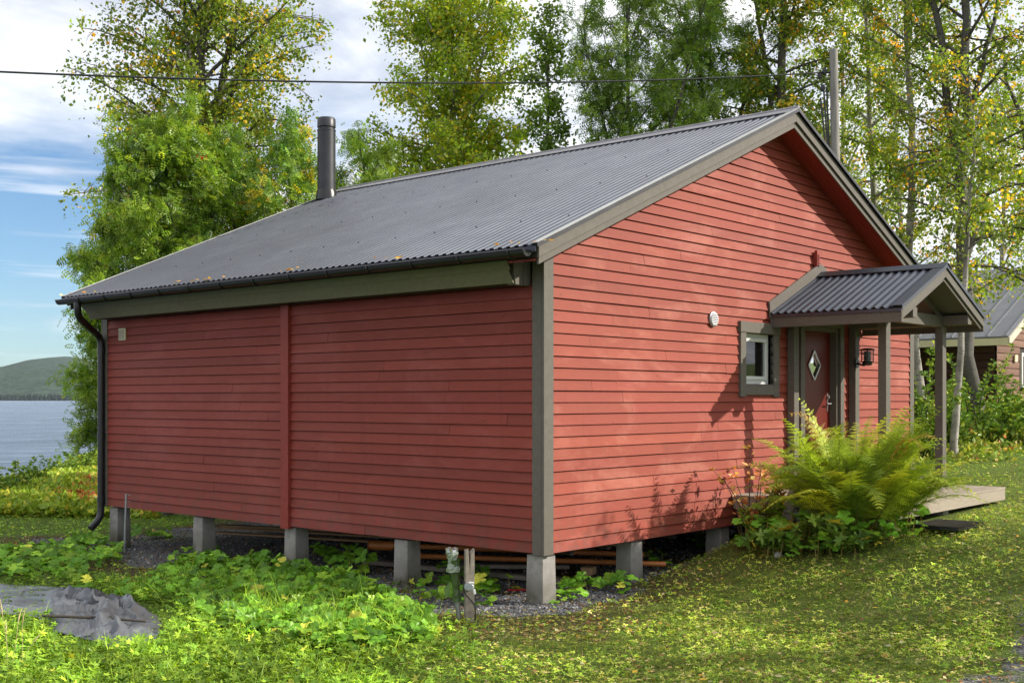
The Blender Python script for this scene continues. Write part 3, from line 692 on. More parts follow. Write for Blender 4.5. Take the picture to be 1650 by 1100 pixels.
mb = MB(); mb.prism([(p[0], yd+.01, p[1]) for p in i4], (0, .006, 0)); mb.build('diamond_pane', M['glass'], door)
mb = MB(); hx = dx1-.075
mb.box(hx-.017, hx+.017, yd-.008, yd-.001, 1.76, 2.0); mb.tube([(hx, yd-.006, 1.86), (hx, yd-.055, 1.86), (hx-.11, yd-.055, 1.86)], .01, 8); mb.tube([(hx, yd-.001, 1.95), (hx, yd-.03, 1.95)], .022, 12)
mb.build('door_handle', M['steel'], door, smoothf=True)
mb = MB(); mb.box(dx0-.0, dx1, .16, .17, dz0, dz1); mb.build('hall_interior', M['dark'], cabin)
trimbox('door_frame', dx0-.07, dx0-.001, -.02, .12, .82, 2.86); trimbox('door_frame', dx1+.001, dx1+.06, -.02, .12, .82, 2.86); trimbox('door_frame', dx0, dx1, -.02, .12, dz1+.001, 2.86)
trimbox('door_trim', 5.00, 5.11, -.058, -.021, .82, 2.86); trimbox('door_trim', 6.11, 6.22, -.058, -.021, .82, 2.86); trimbox('door_trim', 5.00, 6.22, -.062, -.021, 2.861, 2.98)
mb = MB(); mb.box(5.10, 6.12, -.04, .12, .80, .835); mb.build('threshold', M['steel'], cabin)
# ---- vents
mb = MB(); vx, vz = 2.955, 2.82
mb.tube([(vx, -.03, vz), (vx, -.045, vz), (vx, -.05, vz)], [.088, .086, .078], 28)
vent = mb.build('round_vent', M['galv'], cabin, smoothf=True)
mb = MB()
for k in range(7):
    zz = vz-.06+k*.02; hwid = math.sqrt(max(0, .075**2-(zz-vz)**2)); mb.prism([(vx-hwid, -.052, zz-.004), (vx-hwid, -.062, zz-.006), (vx-hwid, -.056, zz+.006)], (2*hwid, 0, 0))
mb.build('louvre', M['steel'], vent)
mb = MB(); mb.box(-.045, -.02, 7.22, 7.38, 2.71, 2.87); v2 = mb.build('square_vent', M['beige'], cabin, bevel=.003)
mb = MB()
for k in range(7): mb.box(-.052, -.0455, 7.235, 7.365, 2.725+k*.019, 2.736+k*.019)
mb.build('louvre', plain('grey_beige_slats', (.30, .27, .2), .6), v2)
mb = MB(); mb.box(5.38, 5.52, -.05, -.02, 3.63, 3.80); v3 = mb.build('gable_vent', M['red_smooth'], cabin, bevel=.003)
mb = MB()
for k in range(6): zz = 3.65+k*.025; mb.prism([(5.385, -.051, zz), (5.385, -.08, zz-.012), (5.385, -.078, zz-.006), (5.385, -.051, zz+.010)], (.13, 0, 0))
mb.box(5.378, 5.384, -.085, -.051, 3.61, 3.82)
mb.build('louvre', M['red_smooth'], v3)
# ---- porch
PX, PHW, PP, PZ = 5.55, 1.27, 1.67, 3.52
def zp(x): return PZ-.43*abs(x-PX)
for sx in (-1, 1):
    corr(PX+sx*(PHW+.05), zp(PX+PHW+.05), PX, PZ, -PP-.01, -.03, .1, .0128, cabin, 'porch_roof', M['roof'], tuple(np.arange(16)/16))
    xe = PX+sx*PHW
    mb = MB(); mb.prism([(PX, -PP, PZ-.02), (xe, -PP, zp(xe)-.02), (xe, -PP, zp(xe)-.13), (PX, -PP, PZ-.135)], (0, .024, 0)); mb.build('porch_bargeboard', M['grey'], cabin, bevel=.002)
    mb = MB(); xe2 = xe-sx*.025; mb.prism([(PX, -PP+.025, PZ-.1), (xe2, -PP+.025, zp(xe2)-.1), (xe2, -PP+.025, zp(xe2)-.175), (PX, -PP+.025, PZ-.18)], (0, .022, 0)); mb.build('porch_bargeboard', M['grey'], cabin, bevel=.002)
    mb = MB(); ya = -PP-.018
    mb.prism([(PX, ya, PZ+.016), (xe+sx*.05, ya, zp(xe+sx*.05)+.016), (xe+sx*.05, ya, zp(xe+sx*.05)+.021), (PX, ya, PZ+.021)], (0, .12, 0))
    mb.prism([(PX, ya, PZ-.025), (xe+sx*.05, ya, zp(xe+sx*.05)-.025), (xe+sx*.05, ya, zp(xe+sx*.05)+.016), (PX, ya, PZ+.016)], (0, .004, 0)); mb.build('porch_flashing', M['roof'], cabin)
    mb = MB(); mb.prism([(PX, -PP+.048, PZ-.125), (xe2, -PP+.048, zp(xe2)-.125), (xe2, -PP+.048, zp(xe2)-.025), (PX, -PP+.048, PZ-.025)], (0, PP-.08, 0)); mb.build('porch_soffit', M['grey'], cabin)
    # eave fascia
    x0_, x1_ = sorted((xe-sx*.004, xe+sx*.024)); mb = MB(); mb.box(x0_, x1_, -PP+.002, -.03, zp(xe)-.19, zp(xe)-.055); mb.build('porch_fascia', M['grey'], cabin, bevel=.003)
    x0_, x1_ = sorted((xe+sx*.025, xe+sx*.04)); mb = MB(); mb.box(x0_, x1_, -PP+.002, -.03, zp(xe)-.07, zp(xe)-.035); mb.build('porch_drip_edge', M['roof'], cabin)
    # wall flashing board above porch roof
    mb = MB(); mb.prism([(PX, -.052, PZ-.02), (xe+sx*.05, -.052, zp(xe+sx*.05)-.06), (xe+sx*.07, -.052, zp(xe+sx*.07)+.145), (PX, -.052, PZ+.155)], (0, .022, 0)); mb.build('flashing_board', M['grey'], cabin, bevel=.002)
mb = MB()
for sx in (-1, 1):
    x1 = PX+sx*.13; mb.prism([(PX, -PP-.03, PZ+.04), (x1, -PP-.03, zp(x1)+.026), (x1, -PP-.03, zp(x1)+.02), (PX, -PP-.03, PZ+.032)], (0, PP-.03, 0))
mb.build('porch_ridge_cap', M['roof'], cabin)
PPX = (4.69, 6.41)
for px in PPX:
    mb = MB(); mb.box(px, px+.125, -1.30, -1.20, .83, 2.86); mb.build('porch_post', M['grey'], cabin, bevel=.004)
    mb = MB(); mb.box(px, px+.125, -.125, -.03, .83, 2.86); mb.build('wall_post', M['grey'], cabin, bevel=.004)
    mb = MB(); mb.box(px, px+.125, -PP+.05, -.03, 2.861, 2.98); mb.build('porch_beam', M['grey'], cabin, bevel=.003)
mb = MB(); mb.box(PPX[0]+.126, PPX[1]-.001, -1.295, -1.215, 2.84, 2.985); mb.build('porch_crossbeam', M['grey'], cabin, bevel=.003)
mb = MB(); mb.box(PX-.04, PX+.04, -1.28, -1.22, 2.986, zp(PX)-.13); mb.build('king_post', M['grey'], cabin, bevel=.003)
mb = MB(); mb.beam((PX-.95, -1.25, 2.93), (PX-.02, -1.25, 3.33), .05, .08); mb.beam((PX+1.1, -1.25, 2.87), (PX+.02, -1.25, 3.33), .05, .08); mb.build('porch_rafter', M['grey'], cabin)
# ---- lamp and socket
lx, lz = 6.47, 2.50
mb = MB(); mb.tube([(lx-.05, -.125, lz-.1), (lx-.05, -.15, lz-.1)], .06, 16); mb.tube([(lx-.05, -.14, lz-.1), (lx-.05, -.24, lz-.13), (lx-.02, -.27, lz-.06)], .016, 8)
lamp = mb.build('wall_lamp', M['black'], cabin, smoothf=True)
mb = MB(); lc = (lx-.01, -.27)
mb.tube([(lc[0], lc[1], lz+.1), (lc[0], lc[1], lz+.085), (lc[0], lc[1], lz+.07)], [.05, .1, .105], 20)
for k in range(4): mb.tube([(lc[0], lc[1], lz+.05-k*.03), (lc[0], lc[1], lz+.042-k*.03)], .085-.004*k, 20)
mb.tube([(lc[0], lc[1], lz-.07), (lc[0], lc[1], lz-.11), (lc[0], lc[1], lz-.13)], [.07, .065, .05], 20)
for a in np.arange(4)*PI/2+.4: mb.tube([(lc[0]+.075*math.cos(a), lc[1]+.075*math.sin(a), lz-.08), (lc[0]+.075*math.cos(a), lc[1]+.075*math.sin(a), lz+.07)], .007, 6)
mb.build('lamp_shade', M['black'], lamp, smoothf=True)
mb = MB(); mb.tube([(lc[0], lc[1], lz-.07), (lc[0], lc[1], lz+.06)], .045, 14); mb.build('lamp_glass', plain('frosted_glass', (.3, .32, .3), .3), lamp, smoothf=True)
mb = MB(); mb.box(lx+.075, lx+.145, -.075, -.03, 2.16, 2.28); mb.build('socket_box', M['beige'], cabin, bevel=.004)
# ================================================================== DECK
deck = thing('wooden_deck', (5, -1, .6), 'low pale wooden deck in front of the door beside the large fern', 'deck')
def inp(o, p):
    o.location = -np.array(p.location); return o
mb = MB(); nb = 16; xs = 3.36; w = (2.0-.02)/nb
for k in range(nb):
    y0 = -2.0+k*w; b = 1+rnd.uniform(-.13, .1); mb.cc = (b, b, b); mb.box(3.36, 6.66, y0+.003, y0+w-.003, .795, .823)
mb.cc = (1, 1, 1); inp(mb.build('deck_boards', M['deckwood'], deck, bevel=.002), deck)
mb = MB(); mb.box(3.37, 6.65, -1.995, -1.965, .665, .794); inp(mb.build('rim_board', M['deckwood'], deck, bevel=.002), deck)
mb = MB(); mb.box(3.37, 3.40, -1.964, -.05, .665, .794); inp(mb.build('rim_board', M['deckwood'], deck, bevel=.002), deck)
mb = MB(); mb.box(6.62, 6.65, -1.964, -.05, .665, .794); inp(mb.build('rim_board', M['deckwood'], deck, bevel=.002), deck)
mb = MB()
for x in (3.6, 5.0, 6.4):
    for y in (-1.8, -.3): g = gzz(x, y)-.1; mb.box(x-.08, x+.08, y-.08, y+.08, g, .66)
inp(mb.build('footings', M['concrete'], deck), deck)
# ================================================================== TREES
def PAL(*rgb): return [s2l(*c) for c in rgb]
# leaf reflectances (linear), as (weight, colour)
OLIVE = [(5, (.085, .135, .024)), (4, (.13, .18, .03)), (2, (.18, .21, .035)), (.8, (.42, .30, .03)), (.3, (.50, .24, .03))]
YGREEN = [(4, (.13, .20, .024)), (4, (.19, .26, .032)), (2, (.28, .30, .035)), (.7, (.46, .36, .04))]
ROWAN = [(5, (.09, .155, .028)), (4, (.15, .225, .035)), (1.5, (.21, .27, .045)), (.02, (.4, .25, .03))]
DARKG = [(5, (.08, .14, .028)), (4, (.12, .18, .034)), (1, (.12, .18, .04))]
AUTUMN = [(5, (.085, .135, .026)), (4, (.13, .18, .03)), (1.1, (.38, .28, .03)), (.45, (.48, .24, .03))]
def polyline(p, d, L, n, rng, wob, droop, rise=0):
    pts = [p.copy()]; d = d/np.linalg.norm(d); st = L/(n-1)
    for i in range(n-1):
        d = d+rng.normal(size=3)*wob; d[2] += rise-droop*(i/(n-1)); d /= np.linalg.norm(d); p = p+d*st; pts.append(p.copy())
    return np.array(pts)
def tree(name, label, px, dep, H, rad, crown0, tr, nleaf, lsize, pal, seed, prof='birch', pinn=False, bark='birch', lean=(0, 0), forks=(), nb=34, droop=.10, dens=1.0, zoff=0.0, base=None, hang=.16, airy=.5, grp=None, cat='tree', wob=.02, elev=(35, 62), clump=.10, berries=0, splay=None, cluster_y=.0):
    rng = np.random.default_rng(seed)
    b = np.array(base if base else W(px, dep)); b[2] = gzz(b[0], b[1])-.15+zoff
    root = thing(name, tuple(b), label, cat, grp)
    tubes = []; segs = []     # segs: twigs that carry leaves
    n = 16; tt = np.linspace(0, 1, n)
    def trunkline(base_, H_, lx, ly, r0, f0=0):
        w = np.cumsum(rng.normal(size=(n, 2))*wob*H_/n*3, axis=0); w -= w[0]
        P_ = np.stack([base_[0]+w[:, 0]+lx*tt**1.3*H_, base_[1]+w[:, 1]+ly*tt**1.3*H_, base_[2]+tt*H_], -1)
        rr = r0*(1-tt)**.75+.012; rr[0] *= 1.15; return P_, rr
    trunks = [trunkline(np.zeros(3), H, lean[0], lean[1], tr)]
    for (fz, dx, dz, fr) in forks:
        P0, r0 = trunks[0]; k = min(n-2, int(fz/H*n)); bp = P0[k].copy(); hh = (H-bp[2])*dz
        q, r = trunkline(bp, hh, dx*RT[0], dx*RT[1], r0[k]*fr); trunks.append((q, r))
    for P_, rr in trunks: tubes.append(tube_np(P_, rr, 9)[:2])
    def profile(f):
        if prof == 'birch': return (.35+.65*np.sin(PI*min(1, (f*.9+.14)))**.7)*(1-.25*f)
        if prof == 'cone': return .12+.95*(1-f)**.8*min(1, .45+2*f)
        if prof == 'wide': return (1-.62*f**1.2)*(.75+.25*min(1, f*4))
        if prof == 'round': return math.sqrt(max(.05, 1-(2*f-.9)**2*.8))
        if prof == 'col': return .8*(1-f**2*.75)*(.6+.4*min(1, f*3))
    twigs = []
    for ti, (P_, rr) in enumerate(trunks):
        z0 = P_[0][2]; z1 = P_[-1][2]; nbb = nb if ti == 0 else int(nb*.55)
        for i in range(nbb):
            f = (i+rng.uniform(0, .9))/nbb; zc = crown0*H+(H-crown0*H)*f
            if ti and zc < z0+.3: continue
            fz = (min(zc, z1*.99)-z0)/(z1-z0); kk = fz*(n-1); k = int(kk); p = P_[k]+(P_[min(k+1, n-1)]-P_[k])*(kk-k)
            az = i*2.39996+rng.uniform(-.5, .5); el = math.radians(elev[0]+(elev[1]-elev[0])*f+rng.uniform(-10, 10))
            L = rad*profile(f)*rng.uniform(.72, 1.12)/max(.55, math.cos(el)*.75+.35)
            if ti: L *= .8
            d = np.array([math.cos(az)*math.cos(el), math.sin(az)*math.cos(el), math.sin(el)])
            bl = polyline(p, d, L, 8, rng, .09, droop*1.2); br = min(rr[k]*.5, .012+.018*L)
            tubes.append(tube_np(bl, np.linspace(br, .006, 8), 5)[:2])
            m = max(3, int(L*5.2*dens))
            for j in range(m):
                g = .18+.82*(j+rng.random())/m; kk2 = min(6.99, g*7); k2 = int(kk2); q = bl[k2]+(bl[k2+1]-bl[k2])*(kk2-k2)
                dd = (bl[k2+1]-bl[k2]); dd /= np.linalg.norm(dd); dd = dd*.7+rng.normal(size=3)*.6; dd[2] += .05
                l2 = rng.uniform(.35, .75)*(.25+.32*L*(1.1-g))+.12
                tw = polyline(q, dd, l2, 5, rng, .14, droop*2.2); tubes.append(tube_np(tw, np.linspace(.008, .003, 5), 3)[:2])
                twigs.append((tw, l2, rng.random()))
    V, Fq = rects_offset(tubes)
    npmesh('trunk', V, Fq, M[bark], root, smoothf=True)
    # leaves
    wts = np.array([l*(1 if r > airy*.45 else .25) for _, l, r in twigs]); wts /= wts.sum()
    cnt = rng.multinomial(nleaf, wts)
    TP = np.array([t_[0] for t_ in twigs]); idx = np.repeat(np.arange(len(twigs)), cnt); N0 = len(idx)
    u = (rng.random(N0)**.8)*3.999; k = u.astype(int); fr = (u-k)[:, None]
    p = TP[idx, k]*(1-fr)+TP[idx, k+1]*fr
    p = p+rng.normal(size=(N0, 3))*clump*np.array([1, 1, .8]); p[:, 2] -= rng.exponential(hang, N0)*rng.random(N0)
    wp = np.array([w_ for w_, _ in pal]); wp = wp/wp.sum(); cp = np.array([c_ for _, c_ in pal])
    # colour picks: partly per twig (clusters of turning leaves), partly per leaf
    tc = rng.choice(len(pal), len(twigs), p=wp); lc = np.where(rng.random(N0) < .55, tc[idx], rng.choice(len(pal), N0, p=wp))
    colr = cp[lc]*np.exp(rng.normal(size=(N0, 1))*.22)*(1+rng.normal(size=(N0, 3))*.05)
    colr = colr*np.exp(rng.normal(size=len(twigs))*.14)[idx][:, None]
    nn = rand_unit(N0, rng); nn[:, 2] = np.abs(nn[:, 2])+.35; X = rand_unit(N0, rng); X[:, 2] -= .45
    S = lsize*rng.uniform(.5, 1.35, N0)
    if pinn: tv, tf = pinnate_template(4)
    else: tv, tf = KITE
    Vv, Fs, Cc = scatter(tv, tf, p, X, nn, S, np.clip(colr, 0, 1))
    npmesh('foliage', Vv, Fs, M['leaf'], root, col=Cc)
    if berries:
        for bi in range(berries):
            i = rng.integers(len(twigs)); c0 = twigs[i][0][-1]+np.array([0, 0, -.05]); mb = MB()
            bl = [];
            for q in range(26):
                o_ = rng.normal(size=3)*np.array([.05, .05, .025]); c = c0+o_; r = .024
                vs = [c+np.array(v)*r for v in ((1, 0, 0), (-1, 0, 0), (0, 1, 0), (0, -1, 0), (0, 0, 1), (0, 0, -1))]
                mb.add(vs, [(0, 2, 4), (2, 1, 4), (1, 3, 4), (3, 0, 4), (2, 0, 5), (1, 2, 5), (3, 1, 5), (0, 3, 5)])
            mb.build('berry_cluster', M['berry'], root)
    return root
M['berry'] = plain('red_rowan_berries', (.55, .05, .015), .35)
BB = 'birches standing behind the cabin'; RB = 'rowans standing behind the cabin'
tree('birch_tree', 'tall birch with orange autumn tufts above the broad berry-bearing rowan', 333, 24, 13.5, 3.5, .36, .17, 52000, .082, OLIVE, 101, 'birch', bark='bark', forks=((5.6, .20, .9, .7), (6.6, -.12, .8, .45)), nb=44, droop=.16, hang=.3, airy=.9, elev=(20, 60), grp=BB)
tree('rowan_tree', 'broad bright green rowan with red berries behind the left eave of the cabin', 268, 20.5, 6.7, 1.5, .16, .09, 26000, .15, ROWAN, 102, 'round', pinn=True, bark='bark', forks=((1.0, -.13, .9, .8), (1.2, .12, .9, .8)), nb=36, droop=.10, dens=1.1, elev=(25, 62), berries=9, hang=.12, grp=RB)
tree('rowan_tree', 'small rowan reaching out low behind the black downpipe', 168, 21.5, 4.9, .62, .25, .06, 4800, .15, ROWAN, 103, 'wide', pinn=True, bark='bark', nb=24, droop=.15, elev=(5, 55), grp=RB)
tree('rowan_tree', 'rowan with sparse berries just left of the black chimney', 455, 21, 6.4, 1.35, .25, .08, 14000, .15, [(5, (.08, .15, .03)), (4, (.12, .19, .035)), (.5, (.35, .28, .03))], 104, 'round', pinn=True, bark='bark', forks=((1.2, -.2, .9, .8),), nb=28, elev=(15, 65), berries=5, grp=RB)
tree('rowan_tree', 'thin rowan showing above the ridge just right of the chimney', 583, 23, 6.5, 1.05, .3, .06, 6000, .15, DARKG, 105, 'round', pinn=True, bark='bark', nb=20, elev=(20, 65), grp=RB)
tree('birch_tree', 'full yellow-green birch with pale trunk rising over the middle of the roof', 722, 27, 11.5, 2.75, .26, .15, 56000, .088, YGREEN, 106, 'wide', forks=((5.2, .16, .8, .55), (5.0, -.14, .75, .5)), nb=56, droop=.16, hang=.25, airy=.35, elev=(15, 62), dens=1.15, grp=BB)
tree('birch_tree', 'narrow dark green young birch rising over the roof between two larger trees', 888, 25, 9.6, 1.15, .25, .07, 11000, .085, DARKG, 107, 'cone', bark='bark', nb=30, elev=(30, 60), grp=BB)
tree('rowan_tree', 'tall airy dark green rowan above the ridge at the centre right', 1035, 24.5, 10.2, 1.9, .3, .08, 14000, .155, DARKG, 108, 'birch', pinn=True, bark='bark', forks=((3, -.22, .85, .8), (3.4, .2, .9, .7)), nb=30, elev=(30, 65), airy=.9, grp=RB)
tree('rowan_tree', 'second dark green rowan close beside the yellow-flecked birch over the gable', 1130, 26, 11.5, 1.7, .3, .08, 13000, .155, DARKG, 109, 'birch', pinn=True, bark='bark', forks=((3, .22, .85, .8),), nb=28, elev=(30, 65), airy=.6, grp=RB)
tree('birch_tree', 'big dark-trunked birch with yellow and orange tufts behind the roof peak', 1252, 25.5, 14, 2.1, .28, .15, 30000, .085, AUTUMN, 110, 'birch', bark='bark', forks=((6, -.15, .8, .5),), nb=44, droop=.12, hang=.2, elev=(10, 55), airy=.5, grp=BB)
tree('birch_tree', 'slender grey birch just right of the utility pole', 1412, 27, 14, 1.5, .18, .085, 14000, .08, OLIVE, 111, 'birch', bark='birch', nb=40, droop=.12, airy=1.0, elev=(20, 60), grp=BB)
tree('birch_tree', 'straight pale-trunked birch between the slender birch and the big twin-stemmed birch', 1487, 25, 14.5, 1.6, .2, .09, 15000, .08, OLIVE, 112, 'birch', bark='birch', nb=40, droop=.12, airy=1.0, elev=(20, 60), grp=BB)
tree('birch_tree', 'large crooked twin-stemmed birch near the right edge', 1556, 23, 14, 2.2, .22, .135, 20000, .08, AUTUMN, 113, 'birch', bark='bark', forks=((4.1, -.22, .9, .75), (5.6, .3, .7, .5)), nb=46, droop=.12, wob=.04, airy=.9, elev=(5, 55), grp=BB)
tree('birch_tree', 'birch with bare forking lower boughs at the right edge', 1690, 25, 13, 2.1, .2, .09, 12500, .08, AUTUMN, 114, 'birch', bark='bark', forks=((4.0, -.25, .8, .6),), nb=38, wob=.04, airy=.9, elev=(5, 55), grp=BB)
tree('birch_tree', 'leaning pale birch stem standing in the undergrowth right of the porch', 1538, 20.5, 6.0, .9, .55, .062, 2600, .08, OLIVE, 115, 'birch', bark='birch', lean=(.05, -.04), nb=16, airy=.8, grp=BB)
tree('birch_tree', 'far birch glimpsed between the utility pole and the peak birch', 1345, 34, 14, 2.3, .15, .09, 8000, .10, OLIVE, 116, 'birch', bark='birch', nb=38, airy=.6, grp=BB)
tree('birch_tree', 'low far birch seen between the yellow-green birch and the narrow dark birch', 845, 33, 8.4, 1.3, .2, .08, 5000, .095, YGREEN, 117, 'birch', nb=26, airy=.4, grp=BB)
tree('birch_tree', 'far birch standing behind the two dark green rowans', 1085, 36, 12, 2.3, .2, .1, 4500, .11, DARKG, 118, 'birch', nb=34, airy=.4, grp=BB)
tree('birch_tree', 'far yellowing birch low beyond the neighbouring house', 1610, 40, 10, 2.6, .1, .1, 9000, .12, AUTUMN, 119, 'round', nb=34, airy=.3, grp=BB)
tree('birch_tree', 'far thin birch behind the straight pale-trunked birch', 1455, 38, 13, 2.6, .12, .1, 7500, .11, OLIVE, 120, 'round', nb=34, airy=.4, grp=BB)
tree('birch_tree', 'low leafy birch beside the chimney behind the rowans', 395, 27, 7.2, 1.9, .2, .08, 12000, .09, OLIVE, 121, 'round', nb=28, airy=.3, grp=BB)

tree('birch_tree', 'small birch standing on the lawn to the right of the picture, shading the grass', 825, 12, 4.7, 1.9, .42, .06, 6000, .085, OLIVE, 130, 'round', nb=22, airy=.9, base=(6.9, -8.6, 0))
tree('birch_tree', 'second small birch to the right of the picture beside the gravel drive', 825, 12, 4.6, 1.7, .42, .05, 5000, .085, OLIVE, 131, 'round', nb=20, airy=.9, base=(4.2, -9.4, 0))
# ================================================================== GROUND COVER
HERB = [(4, (.075, .14, .02)), (4, (.13, .21, .026)), (1.6, (.19, .27, .034)), (.15, (.30, .31, .05))]
DRYH = [(4, (.12, .17, .028)), (3, (.19, .23, .04)), (2, (.26, .27, .07)), (1.2, (.26, .22, .11)), (.1, (.34, .2, .06))]
COLT = [(4, (.065, .15, .018)), (4, (.095, .20, .023)), (2, (.15, .25, .03)), (.2, (.3, .3, .05))]
def pick(pal, n, rng, sp=.2):
    w = np.array([a for a, _ in pal]); c = np.array([b for _, b in pal]); k = rng.choice(len(pal), n, p=w/w.sum())
    return np.clip(c[k]*np.exp(rng.normal(size=(n, 1))*sp), 0, 1)
def inpoly(px, py, poly):
    r = np.zeros(len(px), bool); n = len(poly)
    for i in range(n):
        x0, y0 = poly[i]; x1, y1 = poly[(i+1) % n]
        c = ((y0 > py) != (y1 > py)) & (px < (x1-x0)*(py-y0)/(y1-y0+1e-9)+x0); r ^= c
    return r
def field(n, d0, d1, rng, l0=-.50, l1=.50, power=1.0):
    """random ground points in the wedge in front of the viewer's standpoint, thinning with distance"""
    u = rng.random(n)**1.15; d = (d0**(1-power)+u*(d1**(1-power)-d0**(1-power)))**(1/(1-power)) if power != 1 else d0*(d1/d0)**u
    l = rng.uniform(l0, l1, n)*d
    x = CAM[0]+RT[0]*l+FW[0]*d; y = CAM[1]+RT[1]*l+FW[1]*d; return x, y, d
COLTPOLY = [(-200, 905), (60, 885), (120, 872), (205, 884), (190, 912), (130, 935), (210, 975), (235, 945), (290, 905), (420, 908), (500, 915), (580, 938), (650, 985), (700, 1000), (700, 1030), (560, 1050), (430, 1025), (330, 1000), (200, 955), (60, 932), (-200, 932)]
def upright(n, rng, tilt=.35):
    v = rng.normal(size=(n, 3))*tilt; v[:, 2] = 1; return v/np.linalg.norm(v, axis=1)[:, None]
def horiz(n, rng, dz=0):
    a = rng.random(n)*2*PI; return np.stack([np.cos(a), np.sin(a), np.full(n, dz)], -1)
rg = np.random.default_rng(21)
def blockers(x, y):
    """keep plants off deck, pillars"""
    return ~((x > 3.3) & (x < 6.7) & (y > -2.05) & (y < 0))
def lawn(name, label, n, d0, d1, seed):
    rng = np.random.default_rng(seed); x, y, d = field(n, d0, d1, rng)
    z = gz(x, y); px, py, _ = proj(x, y, z); g, l, dry, drive = zones(x, y)
    sd = (x-SA[0])*SN[0]+(y-SA[1])*SN[1]
    keep = (z > -2.3) & (sd < 3) & (rng.random(n) > np.clip(g*.985+l*.55+drive*.85+dry*.05, 0, .985)) & blockers(x, y)
    patch = fbm(x*1.1+50, y*1.1)-.47;  keep &= rng.random(n) < np.clip(.8+patch*2.5-dry*.15, .55, 1)
    keep &= ~((x > 0) & (x < 8.5) & (y > .1) & (y < 7.5))
    return x[keep], y[keep], z[keep], d[keep], dry[keep], px[keep], py[keep], rng
def pieces_blades(x, y, z, d, dry, rng, h, w):
    n = len(x); P = np.stack([x, y, z], -1); X = horiz(n, rng)*rng.uniform(.2, 1.1, n)[:, None]; X[:, 2] = 1
    S = h*rng.uniform(.5, 1.3, n)*(1+.25*np.clip(d/14-1, 0, 3)); tv, tf = BLADE; tv = tv.copy(); tv[:, 1] *= w
    tv[3:, 2] = 0; tv[4, 2] = -.18
    c = np.where((rng.random(n) < dry*.65)[:, None], pick(DRYH, n, rng, .28), pick(HERB, n, rng, .28)); return scatter(tv, tf, P, X, horiz(n, rng, .2), S, c)
def pieces_leaf(x, y, z, d, dry, rng, size, hgt, tmpl, tilt=.45):
    n = len(x); P = np.stack([x, y, z+hgt*rng.random(n)], -1); S = size*rng.uniform(.6, 1.35, n)*(1+.25*np.clip(d/14-1, 0, 3))
    c = np.where((rng.random(n) < dry*.8)[:, None], pick(DRYH, n, rng, .28), pick(HERB, n, rng, .28)); tv, tf = tmpl
    return scatter(tv, tf, P, horiz(n, rng), upright(n, rng, tilt), S, c)
x, y, z, d, dry, px, py, rng = lawn('g', '', 330000, 6.6, 40, 31)
parts = []
q = rng.random(len(x)) < .5
parts.append(pieces_blades(x[q], y[q], z[q]-.01, d[q], dry[q], rng, .062, .06))
q = ~q
parts.append(pieces_leaf(x[q], y[q], z[q]+.004, d[q], dry[q], rng, .036, .04, clover_template()))
V, Fs, Cc = merge(parts)
Cc = np.clip(Cc*(.72+.95*smooth(.28, .66, fbm(V[:, 0]*2.2, V[:, 1]*2.2))*(.7+.6*vn(V[:, 0]*9, V[:, 1]*9)))[:, None], 0, 1)
tag(npmesh('lawn_grass', V, Fs, M['herb'], col=Cc), 'short mown lawn of grass and clover around the cabin', 'grass', kind='stuff')
# lush broad-leaved weeds at the lower left
x, y, z, d, dry, px, py, rng = lawn('h', '', 60000, 6.6, 13, 32)
lush = smooth(760, 520, px+(fbm(x*1.5, y*1.5)-.47)*350)*smooth(905, 960, py+(fbm(x*1.5+9, y*1.5)-.47)*60)
TP = [(-200, 940), (0, 938), (150, 950), (285, 985), (265, 1035), (150, 1050), (90, 1042), (85, 1000), (-200, 1000)]
q = (rng.random(len(x)) < lush) & ~inpoly(px, py, TP)
parts = [pieces_leaf(x[q], y[q], z[q]+.02, d[q], dry[q]*0, rng, .062, .09, lobed_template(), .5)]
q2 = q & (rng.random(len(x)) < .45)
parts.append(pieces_blades(x[q2], y[q2], z[q2], d[q2], dry[q2]*0, rng, .19, .03))
q3 = inpoly(px, py, COLTPOLY) & (rng.random(len(x)) < .5)
parts.append(pieces_blades(x[q3], y[q3], z[q3], d[q3], dry[q3]*0, rng, .30, .022))
V, Fs, Cc = merge(parts)
Cc = np.clip(Cc*(.72+.85*smooth(.28, .66, fbm(V[:, 0]*2.6+4, V[:, 1]*2.6)))[:, None], 0, 1)
tag(npmesh('lush_weeds', V, Fs, M['herb'], col=Cc), 'lush bright yellow-green weeds and grass in the lower left corner', 'weeds', kind='stuff')
# coltsfoot patch
CT = coltsfoot_template()
def coltsfoot(x, y, z, rng, size=.13, hgt=.12, face=None):
    n = len(x); S = size*rng.uniform(.55, 1.25, n); hh = hgt*rng.uniform(.15, 1.2, n)
    top = np.stack([x, y, z+hh], -1); nrm = upright(n, rng, .42)+np.array([-.3, -.34, 0]); X = horiz(n, rng)+np.array([-.3, -.3, -.15])
    a = scatter(CT[0], CT[1], top, X, nrm, S, pick(COLT, n, rng, .28))
    st = []
    tv = np.array([[0, -.5, 0], [0, .5, 0], [1, .5, 0], [1, -.5, 0]]); tv[:, 1] *= .03
    base = top.copy(); base[:, 2] = z-.01; off = rng.normal(size=(n, 2))*.04; base[:, :2] += off
    dv = top-base; L = np.linalg.norm(dv, axis=1)
    b = scatter(tv, np.array([[0, 1, 2, 3]]), base, dv, horiz(n, rng, .1), L, np.tile([[.16, .13, .05]], (n, 1)))
    return merge([a, b])
rng = np.random.default_rng(41); x, y, d = field(52000, 9, 21, rng, -.47, .05); z = gz(x, y); px, py, _ = proj(x, y, z)
jit = (fbm(x*1.3+7, y*1.3)-.47)*50
q = inpoly(px, py+jit, COLTPOLY) & (rng.random(len(x)) < .17)
xx, yy, zz = x[q], y[q], z[q]
V, Fs, Cc = coltsfoot(xx, yy, zz, rng)
